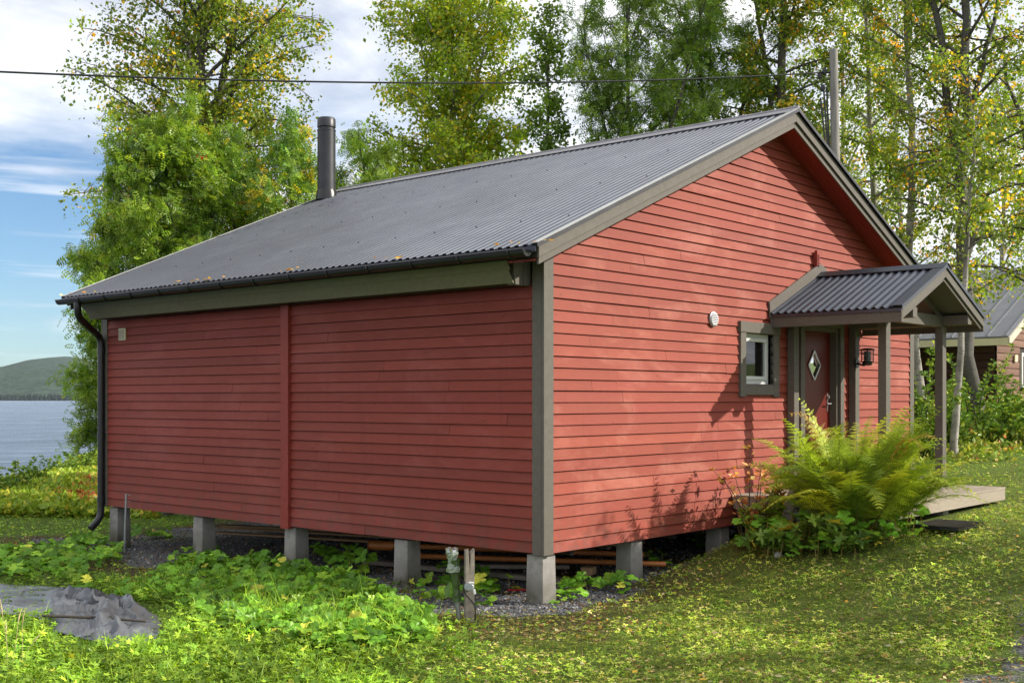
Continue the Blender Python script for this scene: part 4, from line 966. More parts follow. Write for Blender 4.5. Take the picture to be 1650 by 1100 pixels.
tag(npmesh('coltsfoot_patch', V, Fs, M['herb'], col=Cc), 'dense green patch of broad coltsfoot leaves beside the gravel', 'ground cover', kind='stuff')
print('coltsfoot', len(xx), 'lawn')
def colt_clump(px, py, n, r, size, hgt, label, seed, grp='coltsfoot clumps round the cabin', name='coltsfoot_plant'):
    rng = np.random.default_rng(seed); p = GP(px, py); a = rng.random(n)*2*PI; rr = r*np.sqrt(rng.random(n)); x = p[0]+rr*np.cos(a); y = p[1]+rr*np.sin(a)
    V, Fs, Cc = coltsfoot(x, y, gz(x, y), rng, size, hgt)
    return tag(npmesh(name, V, Fs, M['herb'], col=Cc, origin=p), label, 'plant', grp)
colt_clump(745, 938, 13, .30, .17, .18, 'coltsfoot clump in the gravel just left of the corner pillar', 51)
colt_clump(930, 955, 14, .26, .14, .14, 'coltsfoot clump at the right foot of the corner pillar', 52)
colt_clump(985, 952, 12, .25, .12, .12, 'coltsfoot plants between the corner pillar and the next pillar to its right', 53)
colt_clump(1060, 915, 14, .34, .13, .16, 'coltsfoot plants right of the second pillar under the gable', 54)
colt_clump(1160, 882, 34, .34, .15, .24, 'big-leaved coltsfoot clump next to the white stone', 55)
colt_clump(540, 905, 12, .30, .16, .22, 'shaded coltsfoot clump under the floor right of the middle pillar', 56)
colt_clump(575, 925, 9, .22, .2, .2, 'tall coltsfoot leaves at the end of the grey plank', 57)
colt_clump(665, 945, 6, .2, .13, .1, 'small coltsfoot at the foot of the pillar behind the wrapped pipe', 58)
colt_clump(250, 868, 12, .3, .16, .15, 'coltsfoot leaves lit beneath the far left bay of the floor', 59)
colt_clump(175, 880, 8, .25, .15, .13, 'coltsfoot leaves under the foot of the downpipe', 60)
colt_clump(770, 972, 5, .14, .17, .1, 'low coltsfoot on the litter right of the wooden stake', 61)
colt_clump(700, 965, 12, .25, .13, .12, 'low coltsfoot left of the wrapped pipe', 62)
colt_clump(800, 955, 12, .28, .16, .14, 'coltsfoot in front of the corner pillar on its left side', 63)
colt_clump(905, 968, 10, .2, .11, .08, 'small coltsfoot leaves on the gravel in front of the corner pillar', 64)
for i, (a, b, lb) in enumerate(((1235, 884, 'coltsfoot below the dry-leaved stalks'), (1290, 890, 'yellowing coltsfoot in front of the pale birch log'), (1345, 888, 'coltsfoot in front of the middle of the fern'), (1400, 880, 'coltsfoot under the right half of the fern'), (1440, 862, 'coltsfoot at the near corner of the deck'))):
    colt_clump(a, b, 34, .34, .14, .36, lb, 70+i)
# gravel stones
rng = np.random.default_rng(42); x, y, d = field(90000, 9, 22, rng, -.5, .5); z = gz(x, y); g, l, dry, drive = zones(x, y)
q = rng.random(len(x)) < np.maximum(g, drive*.4)*.7; x, y, z, d = x[q], y[q], z[q], d[q]; n = len(x)
tv = np.array([[1, 0, 0], [-.5, .8, 0], [-.6, -.7, .1], [.1, .1, .8], [0.1, -.1, -.6]]); tf = np.array([[0, 1, 3], [1, 2, 3], [2, 0, 3], [1, 0, 4], [2, 1, 4], [0, 2, 4]])
gcol = np.array([.15, .15, .155])*np.exp(rng.normal(size=(n, 1))*.5)
V, Fs, Cc = scatter(tv, tf, np.stack([x, y, z+.003], -1), horiz(n, rng), upright(n, rng, .8), .013*rng.uniform(.5, 1.7, n), np.clip(gcol, 0, .7))
M['stone'] = plain('gravel_stones', (1, 1, 1), .9, 0, 30, .2, .2, useattr=True, spec=.2)
tag(npmesh('gravel', V, Fs, M['stone'], col=Cc), 'loose dark grey gravel under and around the pillars', 'gravel', kind='stuff')
# leaf litter and needles round the gravel, fallen leaves on the lawn
rng = np.random.default_rng(43); x, y, d = field(60000, 7, 24, rng); z = gz(x, y); g, l, dry, drive = zones(x, y)
q = rng.random(len(x)) < np.clip(l*.8+dry*.10+.01+drive*.15, 0, 1)
q &= blockers(x, y); x, y, z, d, l, dry = x[q], y[q], z[q], d[q], l[q], dry[q]; n = len(x)
LIT = [(4, (.10, .05, .03)), (3, (.17, .10, .055)), (2, (.28, .20, .12)), (.7, (.42, .34, .24)), (.4, (.45, .22, .04))]
V, Fs, Cc = scatter(*KITE, np.stack([x, y, z+.008+.03*rng.random(n)*(l < .3)], -1), horiz(n, rng), upright(n, rng, .5), rng.uniform(.015, .05, n), pick(LIT, n, rng))
tag(npmesh('leaf_litter', V, Fs, M['herb'], col=Cc), 'brown leaf litter and needles on the ground round the cabin', 'leaf litter', kind='stuff')
# pale and coloured fallen leaves, countable-looking but scattered everywhere
rng = np.random.default_rng(44); x, y, d = field(230, 7, 16, rng, -.1, .46); z = gz(x, y); g, l, dry, drive = zones(x, y); q = blockers(x, y) & (g < .5)
x, y, z = x[q], y[q], z[q]; n = len(x)
FAL = [(4, (.24, .23, .16)), (3, (.18, .15, .09)), (.6, (.30, .20, .04)), (.2, (.25, .10, .04))]
V, Fs, Cc = scatter(*KITE, np.stack([x, y, z+.05], -1), horiz(n, rng), upright(n, rng, .35), rng.uniform(.035, .07, n), pick(FAL, n, rng))
tag(npmesh('fallen_leaves', V, Fs, M['herb'], col=Cc), 'pale and yellow fallen birch leaves strewn over the lawn', 'fallen leaves', kind='stuff')
# leaves caught in the gutter and on the roof edge
rng = np.random.default_rng(45); n = 34; yy = rng.choice([7.4, 6.9, 5.6, 5.2, 4.6, 3.1, 1.6, -.25, 7.6], n)+rng.normal(size=n)*.16; xo = rng.uniform(-.60, -.52, n)
V, Fs, Cc = scatter(*KITE, np.stack([xo, yy, zr(0)-SL*(-xo)+.022+.01*rng.random(n)], -1), horiz(n, rng), upright(n, rng, .5), rng.uniform(.04, .075, n), pick([(3, (.50, .30, .08)), (3, (.40, .20, .06)), (1, (.55, .42, .2))], n, rng))
tag(npmesh('roof_leaves', V, Fs, M['herb'], col=Cc), 'orange birch leaves caught along the roof edge above the gutter', 'fallen leaves', kind='stuff')
# lakeside undergrowth, reddish fireweed and grass
rng = np.random.default_rng(46); x, y, d = field(60000, 20, 46, rng, -.47, -.30); z = gz(x, y); sd = (x-SA[0])*SN[0]+(y-SA[1])*SN[1]
q = (sd > -3.6+1.2*(fbm(x, y)-.47)) & (sd < 1.5); x, y, z, d, sd = x[q], y[q], z[q], d[q], sd[q]; n = len(x)
red = smooth(.42, .55, fbm(x*.5+3, y*.5))*smooth(-3.6, -2.6, sd)*smooth(-.8, -2.0, sd); c = np.where((rng.random(n) < red*.7)[:, None], pick([(3, (.26, .07, .04)), (2, (.32, .15, .06)), (2, (.34, .26, .06))], n, rng), pick([(3, (.12, .18, .03)), (3, (.18, .24, .035)), (1, (.30, .28, .05))], n, rng))
kp = rng.random(n) < .25+.75*smooth(-3.8, -1.5, sd); x, y, z, d, sd, c = x[kp], y[kp], z[kp], d[kp], sd[kp], c[kp]; n = len(x)
P = np.stack([x, y, z+rng.random(n)*.20*smooth(-3.8, -.5, sd)*(.4+fbm(x*1.2, y*1.2))], -1)
V, Fs, Cc = scatter(*KITE, P, rand_unit(n, rng)+np.array([0, 0, .6]), upright(n, rng, .9), rng.uniform(.06, .15, n), c)
tag(npmesh('shore_undergrowth', V, Fs, M['herb'], col=Cc), 'green and reddish undergrowth on the lake bank', 'undergrowth', kind='stuff')
# undergrowth band at right in front of the neighbouring house
rng = np.random.default_rng(47); x, y, d = field(60000, 19, 34, rng, .30, .52); z = gz(x, y); px, py, _ = proj(x, y, z)
ed = smooth(20.3, 22.5, d+(fbm(x*.6, y*.6)-.47)*5); q = rng.random(len(x)) < ed*.8; x, y, z, d, ed = x[q], y[q], z[q], d[q], ed[q]; n = len(x)
P = np.stack([x, y, z+rng.random(n)**1.3*.5*ed*(.2+1.3*fbm(x*.9+5, y*.9))], -1)
V, Fs, Cc = scatter(*KITE, P, rand_unit(n, rng)+np.array([0, 0, .7]), upright(n, rng, .9), rng.uniform(.05, .13, n), pick([(3, (.09, .14, .03)), (3, (.14, .19, .035)), (2, (.24, .25, .06)), (.8, (.3, .22, .10)), (.3, (.35, .12, .04))], n, rng))
tag(npmesh('tall_undergrowth', V, Fs, M['herb'], col=Cc), 'rough tall grass and weeds beyond the porch at the right', 'undergrowth', kind='stuff')
# ================================================================== SHRUBS AND PLANTS AS THINGS
def shrub(name, label, x, y, z, h, rad, nst, nleaf, lsize, pal, seed, grp, cat='shrub', spread=.35, up=.8, mat='herb', tmpl=KITE, stemc=(.10, .07, .045)):
    rng = np.random.default_rng(seed); root = thing(name, (x, y, z-.02), label, cat, grp)
    tubes = []; P = []; D = []
    for i in range(nst):
        a = rng.random()*2*PI; d = np.array([math.cos(a)*spread, math.sin(a)*spread, up])*1.0+rng.normal(size=3)*.12
        L = h*rng.uniform(.6, 1.1); pl = polyline(np.array([math.cos(a), math.sin(a), 0])*rad*.35*rng.random(), d, L, 8, rng, .08, .10)
        tubes.append(tube_np(pl, np.linspace(.007, .002, 8)*(1+h*.4), 4)[:2])
        m = nleaf//nst; u = (.12+.88*rng.random(m))*6.999; k = u.astype(int); f = (u-k)[:, None]; p = pl[k]*(1-f)+pl[k+1]*f
        o_ = horiz(m, rng)*.5; P.append(p+o_*lsize*.35*np.array([1, 1, 0])); D.append(o_+np.array([0, 0, .25]))
    V, Fq = rects_offset(tubes); npmesh('stem', V, Fq, M['twig'], root, smoothf=True)
    P = np.concatenate(P); D = np.concatenate(D); n = len(P)
    V, Fs, Cc = scatter(*tmpl, P, D, upright(n, rng, .6), lsize*rng.uniform(.6, 1.2, n), pick(pal, n, rng)); npmesh('foliage', V, Fs, M[mat], root, col=Cc)
    return root
WIL = [(3, (.07, .13, .03)), (3, (.11, .18, .04)), (1, (.2, .24, .06))]
def shrub_at(px, py, *a, dep=None, **k):
    if dep: p = W(px, dep); return (p[0], p[1], gzz(p[0], p[1]))
    return GP(px, py)
BG = 'saplings and shrubs right of the porch'
for i, (px, dep, h, lb) in enumerate(((1483, 20.5, 2.0, 'tall willow sapling seen between the cabin corner and the porch post'), (1500, 22, 1.3, 'shrub low behind the outer porch post'), (1540, 21.5, 1.3, 'willow shrub at the foot of the leaning pale stem'),
        (1572, 22.5, 1.9, 'tallest leafy willow between the leaning stem and the brown house corner'), (1594, 23.5, 1.3, 'willow shrub in front of the neighbouring house corner'), (1622, 22, .7, 'low shrub in front of the brown wall of the neighbouring house'),
        (1652, 23.5, .9, 'willow shrub below the white window of the neighbouring house'), (1528, 24.5, 1.4, 'shrub in the shade before the dark side of the neighbouring house'))):
    p = W(px, dep); z = gzz(p[0], p[1]); shrub('willow_shrub', lb, p[0], p[1], z, h, .5, 15, 1500, .10, WIL, 200+i, BG, spread=.30)
SG = 'saplings along the lake bank'
for i, (px, dep, h, lb) in enumerate(((22, 25, .75, 'bushy sapling on the bank at the left picture edge'), (56, 28, .8, 'second bank sapling from the left, standing against the lake'), (128, 33, .9, 'sapling on the lake bank close to the downpipe'), (105, 31, .6, 'small sapling between two larger ones on the lake bank'), (-5, 24, .6, 'low sapling cut by the left picture edge'))):
    p = W(px, dep); z = gzz(p[0], p[1]); shrub('bank_sapling', lb, p[0], p[1], z, h, .4, 12, 500, .10, WIL, 230+i, SG, spread=.45, up=.7)
# dry-leaved stalks beside the fern
for i, (px, py, h, lb, pal) in enumerate(((1212, 868, 1.0, 'tall stalks with hanging tan and pinkish dry leaves left of the fern', [(3, (.42, .24, .13)), (2, (.36, .15, .08)), (1, (.45, .36, .16))]),
                                     (1262, 862, .85, 'stalks with orange-brown leaves in front of the wall by the fern', [(3, (.40, .25, .10)), (2, (.20, .20, .06)), (1, (.45, .20, .06))]),
                                     (1240, 872, .55, 'low green shrub between the dry stalks', [(3, (.08, .12, .03)), (2, (.14, .17, .04))]))):
    p = GP(px, py); shrub('dry_stalks' if i < 2 else 'small_shrub', lb, p[0], p[1], p[2], h, .3, 8, 150 if i < 2 else 420, .085, pal, 240+i, None, 'plant', spread=.25)
for i, (px, py, lb) in enumerate(((1320, 886, 'maple-leaved currant with orange leaves under the fern'), (1372, 884, 'yellow and green lobed-leaf plant below the fern tips'), (1270, 888, 'yellow-leaved lobed plant near the white log'))):
    p = GP(px, py); shrub('lobed_leaf_plant', lb, p[0], p[1], p[2], .5, .35, 14, 170, .16, [(3, (.07, .13, .03)), (2, (.12, .18, .04)), (.35, (.42, .32, .05)), (.25, (.38, .16, .05))], 250+i, 'lobed-leaf plants under the fern', 'plant', spread=.7, up=.6, tmpl=lobed_template())
# ---- tall dry grass at lower left
p = GP(12, 1085); rt = thing('dry_grass_tuft', p, 'tuft of tall straw-coloured grass at the lower left corner', 'grass tuft'); rng = np.random.default_rng(66); tubes = []; n = 40; 
for i in range(7):
    a = rng.random()*6.28; pl = polyline(np.array([math.cos(a), math.sin(a), 0])*.12*rng.random(), np.array([math.cos(a)*.3, math.sin(a)*.3, 1.]), rng.uniform(.3, .55), 8, rng, .07, .3); tubes.append(tube_np(pl, np.linspace(.003, .001, 8), 4)[:2])
    tubes.append(tube_np(pl[5:], [.0015, .006, .002], 5)[:2])
V, Fq = rects_offset(tubes); npmesh('straw', V, Fq, plain('straw', (.45, .36, .18), .8), rt, smoothf=True)
# ---- FERN
def fern(px, py, nfr, Lf, seed, label):
    rng = np.random.default_rng(seed); b = (px, py, gzz(px, py)+.14); root = thing('fern', b, label, 'fern'); parts = []; tubes = []
    for i in range(nfr):
        a = i*2.39996+rng.uniform(-.3, .3); el = math.radians(rng.uniform(42, 86) if i < nfr*.8 else rng.uniform(34, 48)); L = Lf*rng.uniform(.78, 1.12)*(1.0 if el > .6 else .95)
        st = np.array([math.cos(a), math.sin(a), 0])*rng.uniform(.03, .34)
        d = np.array([math.cos(a)*math.cos(el), math.sin(a)*math.cos(el), math.sin(el)]); pts = [st.copy()]; m = 30; p = st.copy(); cur = rng.uniform(.65, 1.4); side = rng.normal()*.45
        for k in range(m-1):
            f = k/m; dd = d.copy(); dd[2] -= cur*(f**1.7)*1.15; dd[:2] += side*f*np.array([-math.sin(a), math.cos(a)])*.6; dd /= np.linalg.norm(dd); p = p+dd*L/m; pts.append(p.copy())
        pts = np.array(pts); tubes.append(tube_np(pts[::3], np.linspace(.006, .0015, len(pts[::3])), 4)[:2])
        T = np.gradient(pts, axis=0); T /= np.linalg.norm(T, axis=1)[:, None]
        sdv = np.cross(T, np.array([0, 0, 1.])+rng.normal(size=3)*.25); sdv /= np.linalg.norm(sdv, axis=1)[:, None]; nv = np.cross(sdv, T)
        base = pick([(4, (.14, .20, .026)), (3, (.20, .25, .034)), (2, (.27, .29, .04)), (1.2, (.085, .13, .022)), (.3, (.25, .17, .05))], 1, rng, .12)[0]
        for k in range(4, m):
            f = k/m; pl = .17*math.sin(PI*min(1, (f*.86+.11)))**.75*(1.25-f*.6)*Lf/1.1
            for sg in (-1, 1):
                dirn = sdv[k]*sg+T[k]*rng.uniform(.25, .6)-nv[k]*rng.uniform(-.15, .35)+rng.normal(size=3)*.08; dirn /= np.linalg.norm(dirn); npn = 9
                f2 = (np.arange(npn)+.5)/npn; q = pts[k]+dirn*pl*f2[:, None]; q[:, 2] -= .10*pl*f2**2
                across = np.cross(dirn, nv[k]); across /= np.linalg.norm(across)
                for s2 in (-1, 1):
                    X = across[None]*s2+dirn[None]*.45; sz = (.22*pl*(1-f2*.82)+.004)
                    parts.append((q, np.broadcast_to(X, q.shape), np.broadcast_to(nv[k], q.shape)+rng.normal(size=q.shape)*.18, sz, np.tile(base*(1+.25*f), (npn, 1))*np.exp(rng.normal(size=(npn, 1))*.10)))
    P = [np.concatenate([a[j] for a in parts]) for j in range(5)]
    tv = np.array([[0, -.2, 0], [.7, -.2, 0], [1, .0, -.05], [0, .22, 0]])
    V, Fs, Cc = scatter(tv, np.array([[0, 1, 2, 3]]), P[0], P[1], P[2], P[3], np.clip(P[4], 0, .8)); npmesh('fronds', V, Fs, M['fern'], root, col=Cc)
    V, Fq = rects_offset(tubes); npmesh('frond_stalks', V, Fq, plain('fern_stalk', (.20, .19, .05), .7), root, smoothf=True)
    return root
fern(3.14, -1.68, 124, 1.30, 77, 'large yellow-green fern spreading before the door beside the deck')
# ================================================================== LOOSE THINGS
# utility pole and cables
pp = W(1350, 21.0); pz = gzz(pp[0], pp[1]); pole = thing('utility_pole', (pp[0], pp[1], pz), 'weathered grey wooden utility pole leaning slightly behind the roof peak', 'utility pole')
tp = W(1343, 21.0); tz = Z(80, 21.0)-pz
mb = MB(); mb.tube([(.22*RT[0], .22*RT[1], -.3), (.0, 0, 3), ((tp[0]-pp[0]), (tp[1]-pp[1]), tz)], [.10, .09, .07], 16)
mb.build('pole_shaft', plain('grey_pole_wood', (.25, .235, .21), .9, 0, 3, .3, .3, (6, 6, .7)), pole, smoothf=True)
ax, ay = tp[0]-pp[0], tp[1]-pp[1]; hz_ = Z(117, 21.0)-pz
mb = MB(); mb.tube([(ax, ay, hz_), (ax-.24*RT[0], ay-.24*RT[1], hz_)], .02, 8); mb.build('bracket', M['black'], pole, smoothf=True)
for dx, dz in ((-.16, .02), (-.24, -.06), (-.19, -.28)):
    mb = MB(); mb.tube([(ax+dx*RT[0], ay+dx*RT[1], hz_+dz-.06), (ax+dx*RT[0], ay+dx*RT[1], hz_+dz), (ax+dx*RT[0], ay+dx*RT[1], hz_+dz+.06)], [.03, .045, .03], 10); mb.build('insulator', M['black'], pole, smoothf=True)
for k, o_ in enumerate((-.12, -.15, -.19)):
    mb = MB(); mb.tube([((ax+(o_-.02*k)*RT[0]), ay+(o_-.02*k)*RT[1], hz_-.25-.1*k), (ax+(o_+.03)*RT[0]*.9, ay+(o_+.03)*RT[1]*.9, hz_-1.3), (o_*RT[0], o_*RT[1], 2.0), (o_*RT[0], o_*RT[1], .1)], .018, 6); mb.build('down_cable', M['black'], pole, smoothf=True)
mb = MB(); A = np.array([*W(-260, 13.2)[:2], Z(103, 13.2)]); B = np.array([pp[0]+ax-.2*RT[0], pp[1]+ay-.2*RT[1], pz+hz_])
pts = []
for i in range(41):
    f = i/40; p = A+(B-A)*f; p[2] -= .2*4*f*(1-f); pts.append(p)
mb.tube(pts, .013, 6); tag(mb.build('power_cable', M['black'], smoothf=True), 'thin black overhead cable crossing the sky from the left edge to the pole', 'cable')
# neighbouring house
D0 = 30.0; hp = W(1604, D0); hzb = 1.2
house = thing('neighbouring_house', (hp[0], hp[1], hzb), 'brown log house with a grey metal roof and white trim beyond the right-hand trees', 'house')
M['log'] = wood_paint('brown_log_wall', (.22, .125, .09), .15, .75, (1, 1, 6), useattr=True, bs=.4)
M['log_shade'] = wood_paint('shaded_brown_log_wall', (.065, .032, .024), .15, .75, (1, 1, 6), useattr=True)  # log brown darkened, the shade of the side wall is in the colour
M['hroof'] = plain('light_grey_roof_sheet', (.17, .175, .19), .45, .2, 3, .12, .05)
HW, HL, EH, HS = 8.4, 9.0, 2.42, .46
def logwall(name, o, u, n, L, mat, holes=(), gable=False):
    mb = MB(); o = np.array(o, float); u = np.array(u, float); n = np.array(n, float); p = .19; rngl = random.Random(3)
    nz = int((EH+(HS*HW/2 if gable else 0))/p)
    for k in range(nz):
        z0 = k*p; a, b = 0, L
        if gable and z0+p > EH: s = (z0+p-EH)/HS; a, b = s, L-s
        if b-a < .2: break
        segs = [(a, b)]
        for (ha, hb, h0, h1) in holes:
            if z0+p > h0 and z0 < h1: segs = [(a, ha), (hb, b)]
        for (sa, sb) in segs:
            br = rngl.uniform(.8, 1.2); mb.cc = (br, br, br)
            prof = [(.0, 0), (.035, .012), (.04, p/2), (.035, p-.012), (.0, p)]
            for i in range(4):
                (d0, h0), (d1, h1) = prof[i], prof[i+1]
                mb.add([o+u*sa+n*d0+[0, 0, z0+h0], o+u*sb+n*d0+[0, 0, z0+h0], o+u*sb+n*d1+[0, 0, z0+h1], o+u*sa+n*d1+[0, 0, z0+h1]], [(0, 1, 2, 3)])
    return mb.build(name, mat, house)
logwall('gable_wall', (0, 0, 0), (1, 0, 0), (0, -1, 0), HW, M['log'], [(1.75, 2.75, 1.0, 1.95)], True)
logwall('side_wall', (0, 0, 0), (0, 1, 0), (-1, 0, 0), HL, M['log_shade'])
mb = MB(); mb.box(.02, HW-.02, .02, HL, -.6, EH); mb.build('house_core', M['dark'], house)
mb = MB(); mb.box(-.03, HW, -.03, HL, -1.0, -.001); mb.build('foundation', M['concrete'], house)
HO = .55
for sx in (-1, 1):
    xe = HW/2+sx*(HW/2+HO); ze = EH-HS*HO; zt_ = EH+HS*HW/2
    mb = MB(); mb.prism([(HW/2, -.5, zt_+.12), (xe, -.5, ze+.12), (xe, -.5, ze+.08), (HW/2, -.5, zt_+.08)], (0, HL+.9, 0))
    for k in range(int(HL/.45)):
        y = -.45+k*.45; mb.prism([(HW/2, y, zt_+.12), (xe, y, ze+.12), (xe, y, ze+.15), (HW/2, y, zt_+.15)], (0, .03, 0))
    mb.build('roof', M['hroof'], house)
    mb = MB(); mb.prism([(HW/2, -.53, zt_+.09), (xe, -.53, ze+.09), (xe, -.53, ze-.12), (HW/2, -.53, zt_-.12)], (0, .029, 0)); mb.build('bargeboard', plain('cream_trim', (.52, .48, .38), .6, 0, 5, .08, .1), house)
    mb = MB(); x0, x1 = sorted((xe, xe-sx*.03)); mb.box(x0, x1, -.499, HL+.3, ze-.1, ze+.075); mb.build('fascia', M['beige'], house)
mb = MB()
for (a, b, c_, d_) in ((1.75, 1.85, 1.0, 1.95), (2.65, 2.75, 1.0, 1.95), (1.85, 2.65, 1.0, 1.09), (1.85, 2.65, 1.86, 1.95), (2.22, 2.28, 1.09, 1.86)): mb.box(a, b, -.09, .0, c_, d_)
hw_ = mb.build('window', M['white'], house); mb = MB(); mb.box(1.85, 2.65, -.03, -.02, 1.09, 1.86); mb.build('pane', M['glass'], hw_)
mb = MB(); mb.box(1.2, 1.38, -.1, -.06, 1.7, 1.88); mb.build('wall_fitting', M['beige'], house); mb = MB(); mb.box(.12, .3, -.12, -.06, .55, 1.0); mb.build('meter_cabinet', M['beige'], house)
# lean-to on its dark side
mb = MB(); mb.prism([(-.56, 2.0, EH-.35), (-1.9, 2.0, EH-.75), (-1.9, 2.0, EH-.8), (-.56, 2.0, EH-.4)], (0, 6, 0)); mb.build('lean_to_roof', M['roof'], house)
mb = MB(); mb.box(-1.93, -1.9, 2.0, 8.0, EH-.92, EH-.76); mb.build('lean_to_fascia', M['beige'], house)
mb = MB(); mb.tube([(1.0, 6.0, EH), (1.0, 6.0, EH+2.9)], .16, 16); mb.tube([(1.0, 6.0, EH+2.95), (1.0, 6.0, EH+3.1)], .22, 16); mb.build('house_flue', M['black'], house, smoothf=True)
# steel rod by the far pillar
p = (-.17, 7.02, gzz(-.17, 7.02)); mb = MB(); zb_ = p[2]; mb.tube([(0, 0, -.1), (.0, 0, .78)], .015, 8)
for z in (.60, .68, .76): mb.tube([(.01, 0, z), (.045, -.02, z)], .006, 5)
o = mb.build('steel_rod', M['galv'], smoothf=True); o.location = p; o.rotation_euler = (.03, .02, 0); tag(o, 'thin upright galvanised rod in the gravel beside the far left pillar', 'rod')
# wrapped pipe and stake
p = GP(745, 1000)
pr = thing('wrapped_pipe', (p[0]+.01*RT[0], p[1]+.04, p[2]), 'upright water pipe wrapped in green and silver plastic beside the wooden stake', 'pipe')
pr.scale = (.82, .82, .67)
lx_ = lambda a: (a*RT[0], a*RT[1])
mb = MB(); mb.tube([(*lx_(-.0), -.1), (*lx_(-.025), .28)], .028, 14); mb.build('steel_pipe', M['galv'], pr, smoothf=True)
def crumple(pts, rads, n, amp, seed, mat, name, parent):
    V, Fq, _ = tube_np(pts, rads, n); rng = np.random.default_rng(seed); c = np.repeat(np.array(pts), n, axis=0); V = c+(V-c)*(1+amp*rng.normal(size=(len(V), 1))); return npmesh(name, V, Fq, mat, parent, smoothf=False)
zz = np.linspace(.25, .80, 14); crumple([(*lx_(-.025-.07*(z-.25)), z) for z in zz], [.045+.018*math.sin(z*9)*.4+(.006 if z > .45 else 0) for z in zz], 14, .035, 1, plain('green_plastic_sleeve', (.05, .085, .025), .3, 0, 12, .4, .3), 'plastic_sleeve', pr)
zz = np.linspace(.64, .90, 12); crumple([(*lx_(-.045-.06*(z-.25)), z) for z in zz], [.062+.012*math.sin(z*22) for z in zz], 14, .07, 2, plain('grey_plastic_film', (.22, .26, .20), .22, 0, 14, .3, .4), 'plastic_hood', pr)
mb = MB(); mb.tube([(*lx_(-.08), .87), (*lx_(-.083), .93), (*lx_(-.083), .955)], [.066, .06, .02], 10)
for a in range(5): mb.tube([(-.083*RT[0]+.05*math.cos(a*1.26), -.083*RT[1]+.05*math.sin(a*1.26), .9), (-.083*RT[0]+.055*math.cos(a*1.26), -.083*RT[1]+.055*math.sin(a*1.26), .955)], .018, 8)
mb.build('valve_head', M['steel'], pr, smoothf=True)
mb = MB(); mb.add([(*lx_(-.10), .5), (*lx_(-.17), .42), (*lx_(-.15), .28), (*lx_(-.11), .33), (*lx_(-.09), .45)], [(0, 1, 2, 3, 4)]); mb.build('loose_flap', M['herb'] if False else plain('green_flap', (.12, .2, .05), .4), pr)
st = thing('wooden_stake', (p[0]+.045*RT[0], p[1]+.045*RT[1]-.02, p[2]), 'split weathered wooden stake with a junction box, in front of the pillars', 'stake')
st.scale = (.85, .85, .69)
mb = MB(); mb.cc = (1, 1, 1)
mb.add([(-.045, -.03, -.1), (.045, -.03, -.1), (.045, .03, -.1), (-.045, .03, -.1), (-.048, -.03, .62), (.05, -.03, .62), (.05, .03, .62), (-.048, .03, .62)], [(0, 3, 2, 1), (4, 5, 6, 7), (0, 1, 5, 4), (1, 2, 6, 5), (2, 3, 7, 6), (3, 0, 4, 7)])
mb.add([(-.048, -.03, .62), (.0, -.03, .62), (.0, .03, .62), (-.048, .03, .62), (-.045, -.028, .90), (-.015, -.028, .93), (-.015, .03, .92), (-.045, .03, .91)], [(4, 5, 6, 7), (0, 1, 5, 4), (1, 2, 6, 5), (2, 3, 7, 6), (3, 0, 4, 7)])
mb.add([(.0, -.03, .62), (.05, -.03, .62), (.05, .03, .62), (.0, .03, .62), (.008, -.028, .86), (.05, -.028, .92), (.05, .03, .93), (.008, .03, .88)], [(4, 5, 6, 7), (0, 1, 5, 4), (1, 2, 6, 5), (2, 3, 7, 6), (3, 0, 4, 7)])
so_ = mb.build('stake_wood', M['weathered'], st, bevel=.004); so_.rotation_euler = (0, 0, -.55)
mb = MB(); nx_, ny_ = -.75*.06, -.66*.06; jx, jy = nx_+.02*RT[0], ny_+.02*RT[1]
mb.tube([(nx_*.4, ny_*.4, .45), (nx_*1.1, ny_*1.1, .45), (nx_*1.25, ny_*1.25, .45)], [.052, .052, .042], 16)
jb = mb.build('junction_box', plain('grey_plastic_box', (.28, .31, .33), .4, 0, 8, .1, .05), st, smoothf=True)
mb = MB(); mb.tube([(nx_, ny_, .5), (nx_+.05*RT[0], ny_+.05*RT[1], .5)], .014, 8); mb.tube([(nx_+.05*RT[0], ny_+.05*RT[1], .42), (nx_+.06*RT[0], ny_+.06*RT[1], .36)], .014, 8); mb.build('cable_gland', M['white'], jb, smoothf=True)
mb = MB(); mb.tube(rounded([(nx_-.05*RT[0], ny_-.05*RT[1], .52), (nx_-.055*RT[0], ny_-.055*RT[1], .38), (nx_+.02*RT[0], ny_+.02*RT[1], .28), (nx_+.07*RT[0], ny_+.07*RT[1], .2), (nx_+.06*RT[0], ny_+.06*RT[1], -.05)]), .008, 6); mb.build('cable', M['black'], st, smoothf=True)
# tarp: a flat strip of woven sheet that ends in a crumpled, folded heap
def sheet(outline, n, hfun, seed, name, lift=.012):
    """outline: ground points (plan polygon as two rails); hfun(u,v,x,y)->height"""
    L, Rr = outline; L = np.array([p[:2] for p in L]); Rr = np.array([p[:2] for p in Rr]); nu, nv = n
    t = np.linspace(0, len(L)-1.001, nu); k = t.astype(int); f = (t-k)[:, None]; f = f*f*(3-2*f)*.5+f*.5
    A = L[k]*(1-f)+L[k+1]*f; B_ = Rr[k]*(1-f)+Rr[k+1]*f; v = np.linspace(0, 1, nv)[None, :, None]
    XY = A[:, None]*(1-v)+B_[:, None]*v; U = np.repeat((t/(len(L)-1))[:, None], nv, 1); Vv = np.repeat(v[:, :, 0], nu, 0)
    X, Y = XY[..., 0], XY[..., 1]; H, dx, dy = hfun(U, Vv, X, Y); ed = np.minimum(np.minimum(Vv, 1-Vv)*6, 1)*np.minimum((1-U)*9, 1)
    X = X+dx; Y = Y+dy; return np.stack([X, Y, gz(X, Y)+lift+H*(.25+.75*ed)], -1), nu, nv
